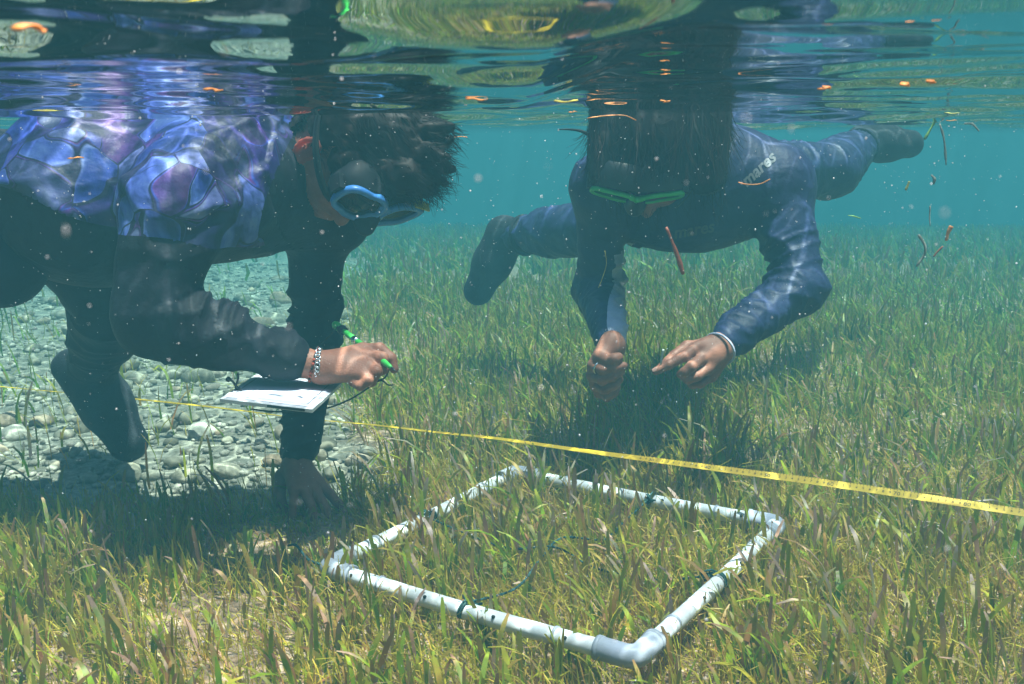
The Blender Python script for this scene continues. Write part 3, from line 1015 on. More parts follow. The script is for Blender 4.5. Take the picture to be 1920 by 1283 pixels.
def hand(S, wrist, fore, K, fingers, thumb, rs=(.0088, .0090, .0085, .0073), palm_k=.010, wr=.021):
    """wrist joint, forearm point, knuckles, finger polylines (from the knuckle on), thumb polyline"""
    S.cone(fore, wrist, wr * 1.12, wr, .012)
    mid = np.mean(K, axis=0)
    n = np.cross(K[0] - K[-1], mid - wrist)
    for i, kp in enumerate(K):
        S.cone(wrist + (kp - mid) * .45, kp, .0145, .0112, palm_k)
    S.cone(wrist, (wrist + mid) * .5, .019, .019, .014)
    for i, f in enumerate(fingers):
        r = rs[i]
        rr = [r * 1.12, r * 1.02, r * .95, r * .80]
        pts = [K[i]] + list(f)
        for j in range(len(pts) - 1):
            S.cone(pts[j], pts[j + 1], rr[j], rr[j + 1], .0032)
    tr = [.0135, .0105, .0098, .0085]
    S.cone(wrist, thumb[0], .016, tr[0], .012)
    for j in range(len(thumb) - 1):
        S.cone(thumb[j], thumb[j + 1], tr[j], tr[j + 1], .004)
    return S

def pts(L): return [at(*p) for p in L]

def nail_mesh(p, d, n, r):
    """finger nail: small curved oval at fingertip p, finger direction d, outward normal n"""
    d = d / np.linalg.norm(d); n = n - d * (n @ d); n /= np.linalg.norm(n); s = np.cross(d, n)
    V, F = [], []
    for i in range(5):
        for j in range(5):
            u, v = (i - 2) / 2.0, (j - 2) / 2.0
            w = math.sqrt(max(0, 1 - .35 * u * u))
            V.append(p + d * (u * r * .75) + s * (v * r * .62 * w) + n * (r * (1.0 - .28 * v * v) + .0004))
    for i in range(4):
        for j in range(4):
            a = i * 5 + j; F.append((a, a + 5, a + 6, a + 1))
    return np.array(V), np.array(F)

def frame_axes(F_, U_):
    F_ = np.asarray(F_, float); F_ = F_ / np.linalg.norm(F_)
    U_ = np.asarray(U_, float); U_ = U_ - F_ * (U_ @ F_); U_ = U_ / np.linalg.norm(U_)
    R_ = np.cross(F_, U_)
    return F_, U_, R_

def head(S, c, F_, U_, R_, neck):
    """skull, jaw, cheeks, nose, brow, lips and ears round centre c"""
    A = np.array([F_, U_, R_])
    S.ell(c + U_ * .012 - F_ * .012, A, (.098, .088, .076), .03)
    S.ell(c + F_ * .035 - U_ * .035, A, (.062, .072, .060), .03)
    S.cone(c + F_ * .045 - U_ * .095 + R_ * .018, c + F_ * .045 - U_ * .095 - R_ * .018, .022, .022, .025)      # chin
    for s in (-1, 1):
        S.cone(c - U_ * .045 - F_ * .005 + R_ * s * .058, c + F_ * .04 - U_ * .092 + R_ * s * .022, .017, .018, .02)  # jaw line
        S.ell(c + F_ * .068 - U_ * .030 + R_ * s * .032, A, (.022, .022, .022), .02)                               # cheek
        S.ell(c + F_ * .079 + U_ * .002 + R_ * s * .031, A, (.011, .010, .013), .006)                             # eyelid
        # ear: rim, lobe, bowl
        e = c + F_ * .020 - U_ * .012 + R_ * s * .074
        ring = [e + (U_ * math.cos(a) * .027 + F_ * math.sin(a) * .014 * 1.0) + R_ * s * (.006 + .006 * (1 - math.sin(a))) for a in np.linspace(-.4, 4.0, 9)]
        ring = [e + U_ * math.cos(a) * .028 - F_ * (math.sin(a) * .015) + R_ * s * (.004 + .009 * max(0, math.sin(a))) for a in np.linspace(-.7, 3.5, 10)]
        S.chain(ring, [.0042] * 10, .004)
        S.cone(e - U_ * .026 + F_ * .002, e - U_ * .018 - F_ * .002, .0075, .006, .006)
        S.ell(e - F_ * .004, A, (.014, .024, .006), .005)
    S.cone(c + F_ * .083 + R_ * .03 + U_ * .018, c + F_ * .083 - R_ * .03 + U_ * .018, .012, .012, .018)           # brow
    S.cone(c + F_ * .090 + U_ * .005, c + F_ * .106 - U_ * .036, .008, .012, .010)                                  # nose
    for s in (-1, 1): S.cone(c + F_ * .098 - U_ * .040 + R_ * s * .010, c + F_ * .094 - U_ * .040 + R_ * s * .012, .0075, .0075, .006)
    S.cone(c + F_ * .086 - U_ * .062 + R_ * .019, c + F_ * .090 - U_ * .061 - R_ * .0, .006, .0075, .006)
    S.cone(c + F_ * .086 - U_ * .062 - R_ * .019, c + F_ * .090 - U_ * .061 - R_ * .0, .006, .0075, .006)
    S.cone(c + F_ * .085 - U_ * .074 + R_ * .013, c + F_ * .085 - U_ * .074 - R_ * .013, .007, .007, .006)
    S.cone(c - U_ * .05 - F_ * .02, neck, .055, .058, .03)
    return S

def rounded_loop(hw, hh, r, n=44, skew=0.0):
    out = []
    for k in range(n):
        a = 2 * math.pi * k / n
        ca, sa = math.cos(a), math.sin(a)
        e = 3.2
        x = hw * math.copysign(abs(ca) ** (2 / e), ca); y = hh * math.copysign(abs(sa) ** (2 / e), sa)
        out.append((x + skew * y, y))
    return out

def dive_mask(parent, c, F_, U_, R_, mframe, mskirt, strap_mat, hw=.037, hh=.036, wrap=.28, tagged=False, head_c=None, th=1.0):
    """two framed panes, silicone skirt to the face, nose pocket and head strap"""
    root = empty('dive_mask', tuple(c)); root.parent = parent
    root.matrix_parent_inverse = Matrix.Translation(-Vector(world_loc(parent)))
    loops = []
    for s in (-1, 1):
        cc = c + R_ * s * .041
        Rn = R_ * math.cos(wrap) - F_ * s * math.sin(wrap)             # panes wrap round the face
        Fn = np.cross(U_, Rn) * -1
        if Fn @ F_ < 0: Fn = -Fn
        L2 = rounded_loop(hw, hh, .01, 44, 0)
        pt = []
        for x, y in L2:
            x2 = x * (1 - .18 * (y < 0) * (1 if x * s < 0 else .2))      # inner lower corner cut for the nose
            y2 = y * (1 - .12 * (x * s > 0))
            pt.append(cc + Rn * x2 + U_ * (y2 - .004))
        P = np.array(pt + [pt[0]])
        loops.append((np.array(pt), Fn))
        # flat frame band: profile 7 mm wide, 9 mm deep
        Vs = []
        mid = P[:-1].mean(0)
        for q in P[:-1]:
            o_ = (q - mid); o_ = o_ - Fn * (o_ @ Fn); o_ = o_ / np.linalg.norm(o_)
            for (a, b) in ((-.0030 * th, .0045 * th), (.0045 * th, .0060 * th), (.0062 * th, .0), (.0045 * th, -.006 * th), (-.0030 * th, -.0045 * th)):
                Vs.append(q + o_ * a + Fn * b)
        n = len(pt); F = []
        for i in range(n):
            for j in range(5):
                a, b = i * 5 + j, i * 5 + (j + 1) % 5
                a2, b2 = ((i + 1) % n) * 5 + j, ((i + 1) % n) * 5 + (j + 1) % 5
                F.append((a, a2, b2, b))
        fr = link('frame', mesh_np('frame', np.array(Vs), F, mat=mframe), root)
        # pane
        V = [mid + Fn * .001] + [q + Fn * .001 for q in pt]
        F = [(0, 1 + i, 1 + (i + 1) % n) for i in range(n)]
        link('lens', mesh_np('lens', V, F, smooth=False, mat=M['lens']), root)
    # bridge
    a, b = c - R_ * .012 + U_ * .012 + F_ * .004, c + R_ * .012 + U_ * .012 + F_ * .004
    link('bridge', mesh_np('bridge', *tube(smooth_path([a, (a + b) / 2 + F_ * .004 + U_ * .003, b], 8), .0058, 10), mat=mframe), root)
    # skirt: from the outer outline of both panes back to the face
    out = []
    for k in range(60):
        a_ = 2 * math.pi * k / 60
        x = .086 * math.copysign(abs(math.cos(a_)) ** .62, math.cos(a_)); y = .040 * math.copysign(abs(math.sin(a_)) ** .62, math.sin(a_))
        if y < 0 and abs(x) < .024: y *= 1.0 + .25 * (1 - abs(x) / .024)
        out.append((x, y))
    rows = []
    for dep, sx, sy in ((-.002, .93, .97), (-.012, .97, 1.05), (-.026, .93, 1.12), (-.042, .84, 1.14), (-.05, .80, 1.02)):
        rows.append([c + R_ * x * sx + U_ * (y * sy - .004) + F_ * (dep - 1.9 * (x * sx) ** 2) for x, y in out])
    V = np.array(rows).reshape(-1, 3); n = 60; F = []
    for i in range(len(rows) - 1):
        for j in range(n):
            F.append((i * n + j, i * n + (j + 1) % n, (i + 1) * n + (j + 1) % n, (i + 1) * n + j))
    link('skirt', mesh_np('skirt', V, F, mat=mskirt), root)
    # nose pocket
    S = Sdf()
    S.cone(c + U_ * .004 - F_ * .004, c - U_ * .036 + F_ * .016, .010, .0165, .01)
    for s in (-1, 1): S.cone(c - U_ * .036 + F_ * .008 + R_ * s * .01, c - U_ * .040 - F_ * .006 + R_ * s * .014, .011, .011, .008)
    link('nose_pocket', mesh_np('nose_pocket', *S.mesh(.0025), mat=mskirt), root)
    # strap round the back of the head
    hc = head_c
    P, Wd = [], []
    for a_ in np.linspace(-1.0, math.pi + 1.0, 40):
        q = hc + R_ * math.cos(a_) * .093 - F_ * (math.sin(a_) * .118) + U_ * (.040 * min(1, max(0, .75 + math.sin(a_))))
        P.append(q)
    P = np.array(P)
    V = []
    for q in P:
        o_ = q - hc; o_ = o_ / np.linalg.norm(o_)
        for (a, b) in ((0, -.007), (0, .007), (.002, .007), (.002, -.007)): V.append(q + o_ * a + U_ * b)
    F = []
    for i in range(len(P) - 1):
        for j in range(4):
            a, b = i * 4 + j, i * 4 + (j + 1) % 4; F.append((a, b, b + 4, a + 4))
    link('strap', mesh_np('strap', np.array(V), F, mat=strap_mat), root)
    for s in (-1, 1):
        q = c + R_ * s * .084 - F_ * .022
        V, Fb = box_np(q, R_ * .006, U_ * .011, F_ * .012)
        link('buckle', mesh_np('buckle', V, Fb, smooth=False, mat=mskirt), root)
    if tagged:
        q = c + R_ * -.050 + U_ * .044 + F_ * .0
        V, Fb = box_np(q, R_ * .016, U_ * .0012 + F_ * .0, F_ * .007)
        link('label_tag', mesh_np('label_tag', V, Fb, smooth=False, mat=M['yellow_tag']), root)
    return root

def strands(roots, tips_dir, length, radius, sag, jitter, seed, seg=6):
    """hair strands as thin three-sided tapering tubes"""
    r = np.random.default_rng(seed)
    n = len(roots)
    P = np.zeros((n, seg + 1, 3)); P[:, 0] = roots
    D = tips_dir / (np.linalg.norm(tips_dir, axis=1)[:, None] + 1e-9)
    L = np.broadcast_to(np.asarray(length, float), (n,))
    for i in range(seg):
        D = D + np.asarray(sag)[None] * (1.0 / seg) + r.normal(0, jitter, (n, 3)) + .30 * np.stack([vnoise(roots * 55 + 3 + i * .15), vnoise(roots * 55 + 13 + i * .15), vnoise(roots * 55 + 23 + i * .15)], -1)
        D = D / np.linalg.norm(D, axis=1)[:, None]
        P[:, i + 1] = P[:, i] + D * (L / seg)[:, None]
    T = np.gradient(P, axis=1)
    up = np.array([.31, .77, .55])
    A = np.cross(T, up); A /= np.linalg.norm(A, axis=-1)[..., None] + 1e-9
    B = np.cross(T, A); B /= np.linalg.norm(B, axis=-1)[..., None] + 1e-9
    rad = radius * np.linspace(1, .25, seg + 1)[None, :, None]
    ring = [P + rad * (math.cos(a) * A + math.sin(a) * B) for a in (0, 2.094, 4.189)]
    V = np.stack(ring, 2).reshape(n, -1, 3)
    f = np.array([[3 * i + j, 3 * i + (j + 1) % 3, 3 * i + 3 + (j + 1) % 3, 3 * i + 3 + j] for i in range(seg) for j in range(3)])
    F = (np.arange(n)[:, None, None] * 3 * (seg + 1) + f[None]).reshape(-1, 4)
    return V.reshape(-1, 3), F

def garment(parent, S, res, rules, displace, skin, lines=()):
    """mesh S once, displace it, cut it open where it lies inside the skin, and split it by rules [(name, mat, mask_fn, parent_index)]"""
    V, F = S.mesh(res)
    N = vnormals(V, F)
    dsp = displace(V, N)
    dn = np.sum(dsp * N, 1)
    V2 = V + N * np.maximum(dn, -.006)[:, None]
    fc = V2[F].mean(1)
    inside = skin.eval(fc) < -.0005
    V, keepF = V2, ~inside
    F = F[keepF]; fc = fc[keepF]
    for g in lines:                                   # straighten the seams: slide vertices near g = 0 onto it
        N = vnormals(V, F)
        for it in range(2):
            v0 = g(V); e = .001
            gr = np.stack([(g(V + np.eye(3)[k] * e) - v0) / e for k in range(3)], -1)
            gr = gr - N * np.sum(gr * N, 1)[:, None]
            n2 = np.sum(gr * gr, 1)
            st = np.where((n2 > .05) & (np.abs(v0) < .55 * res * np.sqrt(np.maximum(n2, 1e-9))), -v0 / np.maximum(n2, 1e-9), 0)
            V = V + gr * st[:, None]
    fc = V[F].mean(1)
    N = vnormals(V, F)
    fnm = N[F].mean(1)
    done = np.zeros(len(F), bool)
    objs = []
    for name, mat, fn, par in rules:
        m = fn(fc, fnm) & ~done
        done |= m
        if m.sum() < 10: objs.append(None); continue
        v, f = submesh(V, F, m)
        me = mesh_np(name, v, f, mat=mat)
        objs.append(link(name, me, parent if par is None else objs[par]))
    return objs, (V, F)

def near_line(P, pts_, lim=None):
    s, d, r = bone_param(P, pts_)
    return s, d

def project_text(body, size, origin, right, up, direction, V, F, lift=.0012, mirror=False):
    """lettering laid on a surface: ray-cast each vertex of a flat text along direction"""
    tri = [tuple(int(i) for i in f) for f in F]
    bv = BVHTree.FromPolygons([tuple(v) for v in V], tri)
    tv, tt = text_mesh(body, size, .0009, .25)
    out = []
    d = Vector(direction).normalized()
    last = None
    for p in tv:
        q = Vector(origin) + Vector(right) * float(p[0]) + Vector(up) * float(p[1]) - d * .25
        hit = bv.ray_cast(q, d, .6)
        if hit[0] is not None: last = hit[0] - d * lift; out.append(np.array(last))
        else: out.append(np.array(last if last is not None else q + d * .25))
    return np.array(out), tt

# ---------------------------------------------------------------- snorkeller by the tape, facing the camera
def person_facing():
    root = empty('person', tuple(at(1290, 360, 2.1)))
    tag(root, 'snorkeller in navy rash guard and green mask holding a leaf behind the tape', 'person')
    S = Sdf(); body_up = np.array([0, 0, 1.0])
    shR, shL = at(1128, 352, 2.00), at(1462, 345, 2.02)            # right / left shoulder joints
    chest, belly, hips = at(1292, 352, 2.08), at(1300, 340, 2.32), at(1300, 322, 2.55)
    elR, wrR = at(1120, 545, 2.06), at(1148, 646, 1.815)
    elL, wrL = at(1498, 540, 1.93), at(1352, 652, 1.775)
    armR, armL = [shR, elR, wrR], [shL, elL, wrL]
    neck = at(1238, 320, 1.99)
    hc = at(1222, 285, 1.92)
    F_, U_, R_ = frame_axes((-.06, -.20, -.97), (-.05, -.97, .20))
    hipR, knR, anR, toR = at(1215, 360, 2.50), at(1110, 428, 2.52), at(948, 445, 2.74), at(897, 545, 2.76)
    hipL, knL, anL, toL = at(1385, 330, 2.50), at(1556, 318, 2.66), at(1622, 268, 2.97), at(1705, 270, 3.02)
    legR, legL = [hipR, knR, anR], [hipL, knL, anL]
    # torso: chest, belly, hips, shoulders
    T_ = Sdf()
    T_.cone(chest + np.array([-.085, 0, 0]), chest + np.array([.085, 0, 0]), .108, .108, .05, (body_up, 1.0))
    T_.cone(chest, belly, .118, .108, .06)
    T_.cone(belly + np.array([-.05, 0, 0]), belly + np.array([.05, 0, 0]), .098, .098, .05)
    T_.cone(belly, hips, .108, .112, .06)
    T_.cone(hips + np.array([-.07, 0, 0]), hips + np.array([.07, 0, 0]), .098, .098, .05)
    T_.cone(chest + np.array([-.05, -.03, .02]), shR, .085, .060, .06)
    T_.cone(chest + np.array([.05, -.03, .02]), shL, .085, .062, .06)
    T_.cone(chest, neck, .07, .055, .05)
    def limbs(S, arm_only=False):
        eR = wrR + (elR - wrR) * (.11 if arm_only else 0); eL = wrL + (elL - wrL) * (.10 if arm_only else 0)
        S.chain([shR, elR, eR], [.050, .038, .025], .03)
        S.chain([shL, elL, eL], [.054, .043, .027], .03)
        if not arm_only:
            S.chain(legR, [.082, .056, .040], .04); S.cone(knR + (anR - knR) * .25, knR + (anR - knR) * .5, .056, .052, .03)
            S.chain(legL, [.084, .062, .040], .04); S.cone(knL + (anL - knL) * .2, knL + (anL - knL) * .45, .058, .052, .03)
        return S
    def feet(S):
        for an, to, kn in ((anR, toR, knR), (anL, toL, knL)):
            d = (to - an); heel = an - (to - an) * .12 + (an - kn) / np.linalg.norm(an - kn) * .022
            S.cone(heel, an + d * .45, .036, .042, .03); S.cone(an + d * .4, to, .042, .036, .02); S.cone(an, an + d * .5, .042, .040, .03)
        return S
    # hands
    HR = Sdf()
    KR = pts([(1112, 686, 1.790), (1110, 704, 1.795), (1116, 722, 1.800), (1124, 736, 1.805)])
    hand(HR, wrR + (elR - wrR) * -.02, wrR + (elR - wrR) * .3, KR, [
        pts([(1130, 694, 1.765), (1153, 690, 1.757), (1170, 686, 1.763)]),
        pts([(1128, 713, 1.767), (1150, 706, 1.758), (1165, 697, 1.765)]),
        pts([(1132, 731, 1.773), (1152, 723, 1.765), (1162, 712, 1.773)]),
        pts([(1138, 746, 1.781), (1152, 738, 1.773), (1158, 727, 1.781)])],
        pts([(1128, 668, 1.783), (1140, 676, 1.767), (1152, 673, 1.757), (1160, 670, 1.761)]))
    HL = Sdf()
    KL = pts([(1306, 652, 1.753), (1316, 672, 1.743), (1326, 692, 1.743), (1334, 706, 1.753)])
    hand(HL, wrL, wrL + (elL - wrL) * .3, KL, [
        pts([(1284, 668, 1.733), (1254, 684, 1.727), (1230, 696, 1.727)]),
        pts([(1296, 688, 1.721), (1284, 698, 1.721), (1275, 702, 1.727)]),
        pts([(1306, 706, 1.723), (1290, 712, 1.723), (1280, 706, 1.733)]),
        pts([(1314, 720, 1.739), (1298, 722, 1.741), (1288, 714, 1.749)])],
        pts([(1318, 650, 1.777), (1288, 650, 1.767), (1264, 668, 1.753), (1240, 690, 1.739)]))
    HD = head(Sdf(), hc, F_, U_, R_, neck)
    # one skin body
    core = Sdf(); core.p = list(T_.p); limbs(core); feet(core)
    skin_core = core.grown(-.005)
    parts = [skin_core.mesh(.008), HD.mesh(.004), HR.mesh(.0024), HL.mesh(.0024)]
    link('body', mesh_np('body', *join_parts(parts), mat=M['skin']), root)
    allskin = Sdf(); allskin.p = skin_core.p + HD.p
    handskin = Sdf(); handskin.p = HR.p + HL.p + HD.p
    # rash guard
    G = Sdf(); G.p = list(T_.p); limbs(G, True)
    G = G.grown(.004)
    Ltot = lambda a: sum(np.linalg.norm(a[i + 1] - a[i]) for i in range(len(a) - 1))
    def disp(V, N):
        d = ruck(V, N, armR, .010, .019, 1.7, .10, Ltot(armR) - .01, (1, 0, 0))
        d = d + ruck(V, N, armL, .0115, .020, 5.1, .08, Ltot(armL) - .005, (-1, .2, 0))
        q = np.stack([V[:, 0] * 9 + V[:, 2] * 16, V[:, 1] * 9, V[:, 2] * 9 - V[:, 0] * 14], -1)
        d = d + N * (.0042 * (vnoise(q) - .6 * np.abs(vnoise(q * 1.9 + 4))))[:, None]
        return d
    def is_armR(P, N): s, dd = near_line(P, armR); return (dd < .075) & (s > .07) & (P[:, 0] < shR[0] + .09)
    def is_armL(P, N): s, dd = near_line(P, armL); return (dd < .085) & (s > .06) & (P[:, 0] > shL[0] - .12)
    def panel_line(P):
        s_, dd, rr = bone_param(P, armR)
        f = np.clip((s_ - .08) / (Ltot(armR) - .08), 0, 1)
        return rr[:, 0] / (np.linalg.norm(rr, axis=1) + 1e-9) - (.52 - .82 * np.clip((f - .55) / .4, 0, 1) ** .8)
    def is_panelR(P, N):
        s_, dd = near_line(P, armR)
        return is_armR(P, N) & (panel_line(P) > 0) & (s_ > .125) & (P[:, 2] < shR[2] - .09)
    objs, (gv, gf) = garment(root, G, .0048, [
        ('rash_guard', M['navy'], lambda P, N: ~is_armR(P, N) & ~is_armL(P, N), None),
        ('sleeve_panel', M['grey_panel'], is_panelR, 0),
        ('sleeve', M['navy'], is_armR, 0),
        ('sleeve', M['navy'], is_armL, 0)], disp, handskin, (lambda P: panel_line(P) * .04,))
    if objs[1]: objs[1]['label'] = 'pale grey inner panel of the sleeve'
    # pale cuff edge of the left sleeve
    ax = (wrL - elL); ax /= np.linalg.norm(ax)
    a1 = np.cross(ax, (0, 0, 1.0)); a1 /= np.linalg.norm(a1); a2 = np.cross(ax, a1)
    q = wrL + ax * .004
    P = np.array([q + (.031 * math.cos(a)) * a1 + (.030 * math.sin(a)) * a2 for a in np.linspace(0, 2 * math.pi, 33)])
    link('cuff', mesh_np('cuff', *tube(P, .0022, 6, caps=False), mat=M['grey_panel']), objs[3])
    # leggings and boots
    Lg = Sdf(); Lg.cone(belly + (hips - belly) * .5, hips, .112, .114, .05); Lg.cone(hips + np.array([-.07, 0, 0]), hips + np.array([.07, 0, 0]), .1, .1, .05)
    Lg.chain(legR, [.082, .056, .040], .04); Lg.cone(knR + (anR - knR) * .25, knR + (anR - knR) * .5, .056, .052, .03)
    Lg.chain(legL, [.084, .062, .040], .04); Lg.cone(knL + (anL - knL) * .2, knL + (anL - knL) * .45, .058, .052, .03)
    Lg = Lg.grown(.004)
    def displ(V, N):
        return ruck(V, N, legR, .006, .03, 2.2, .1, 2, None) + ruck(V, N, legL, .006, .03, 8.2, .1, 2, None)
    garment(root, Lg, .007, [('leggings', M['navy'], lambda P, N: P[:, 1] > 0, None)], displ, skin_core.grown(-.02))
    for an, to, kn in ((anR, toR, knR), (anL, toL, knL)):
        B = Sdf()
        u = (kn - an) / np.linalg.norm(kn - an)
        d = to - an
        heel = an - d * .12 - u * .022
        B.cone(heel, an + d * .45, .040, .047, .03); B.cone(an + d * .4, to, .047, .040, .02); B.cone(an, an + d * .5, .047, .045, .03)
        B.cone(an, an + u * .07, .046, .049, .02)
        o, _ = garment(root, B, .005, [('boot', M['neoprene'], lambda P, N: P[:, 1] > 0, None)], lambda V, N: N * (.0015 * vnoise(V * 40))[:, None], skin_core.grown(-.02))
        q = an + u * .072
        a1 = np.cross(u, (0, 0, 1.0)); a1 /= np.linalg.norm(a1); a2 = np.cross(u, a1)
        P = np.array([q + .050 * (math.cos(a) * a1 + math.sin(a) * a2) for a in np.linspace(0, 2 * math.pi, 29)])
        link('boot_collar', mesh_np('boot_collar', *tube(P, .0055, 8, caps=False), mat=M['neoprene']), o[0])
    # lettering on chest and shoulder
    camp = np.array([0, 0, CAM_Z])
    for body_, size, (px, py), ang, mat in (('mares', .032, (1300, 432), 10, M['print_dark']), ('mares', .031, (1422, 318), 44, M['print_grey'])):
        o_ = at(px, py, 1.98)
        d = o_ - camp; d /= np.linalg.norm(d)
        r0 = np.array([1.0, 0, 0]); u0 = np.cross(r0, d); u0 /= np.linalg.norm(u0)
        a = math.radians(ang)
        r1 = r0 * math.cos(a) + u0 * math.sin(a); u1 = -r0 * math.sin(a) + u0 * math.cos(a)
        tv, tt = project_text(body_, size, o_, r1, u1, d, gv, gf)
        link('lettering', mesh_np('lettering', tv, tt, smooth=False, mat=mat), objs[0])
    # dive mask at the lower front of the face
    mc = at(1194, 368, 1.845)
    dive_mask(root, mc, F_, U_, R_, M['green_frame'], M['skirt'], M['skirt'], head_c=hc, hw=.040, hh=.030, wrap=.20, th=.75)
    # hair: mass plus strands hanging round the face
    Hs = Sdf(); A = np.array([F_, U_, R_])
    Hs.ell(hc + np.array([.0, .02, .03]), np.eye(3), (.108, .098, .10), .03)
    Hs.ell(hc + U_ * .016 - F_ * .014, A, (.100, .102, .088), .02)
    for x in (-.085, -.05, -.02, .015, .04, .078, .10):
        Hs.cone(hc + np.array([x, -.055 + .25 * abs(x) * .6, .06]), hc + np.array([x * 1.12 - .008, -.088 + .16 * abs(x), -.047 + .008 * math.sin(x * 60)]), .034, .019, .020)
    Hs.cone(hc + np.array([.10, .0, .05]), hc + np.array([.118, .015, -.05]), .03, .018, .02)
    hv, hf = Hs.mesh(.005)
    N = vnormals(hv, hf)
    hv = hv + N * (.004 * np.abs(vnoise(np.stack([hv[:, 0] * 190, hv[:, 1] * 190, hv[:, 2] * 14], -1))))[:, None]
    hair = link('hair', mesh_np('hair', hv, hf, mat=M['hair']), root)
    r = np.random.default_rng(3)
    sel = r.choice(np.where((hv[:, 1] < hc[1] + .06))[0], 2600)
    ln = r.uniform(.03, .085, len(sel))
    ln = np.where(hv[sel][:, 1] < hc[1], np.minimum(ln, np.maximum(.004, hv[sel][:, 2] - at(1195, 345, 1.86)[2])), ln)
    V, F = strands(hv[sel], N[sel] * .12 + np.array([0, -.05, -.8]), ln, .0007, (0, 0, -.25), .10, 4)
    link('loose_strands', mesh_np('loose_strands', V, F, mat=M['hair_brown']), hair)
    P = smooth_path([at(1118, 262, 1.87), at(1092, 247, 1.865), at(1068, 243, 1.86), at(1046, 243, 1.86)], 14)
    link('hair_lock', mesh_np('hair_lock', *tube(P, np.linspace(.004, .001, 14), 6), mat=M['hair']), hair)
    # ring
    a, b = KR[0], at(1130, 694, 1.765)
    q = a + (b - a) * .62; d = (b - a) / np.linalg.norm(b - a)
    a1 = np.cross(d, (0, 0, 1.0)); a1 /= np.linalg.norm(a1); a2 = np.cross(d, a1)
    P = np.array([q + .0104 * (math.cos(t) * a1 + math.sin(t) * a2) for t in np.linspace(0, 2 * math.pi, 25)])
    link('ring', mesh_np('ring', *tube(P, .0019, 6, caps=False), mat=M['silver']), root)
    # nails
    for S_, tip, prev, up in ((None, at(1230, 696, 1.727), at(1254, 684, 1.727), np.array([0, -.5, .8])),):
        V, F = nail_mesh(tip, tip - prev, up, .0070)
        link('finger_nail', mesh_np('finger_nail', V, F, mat=M['nail']), root)
    return root
person_facing()

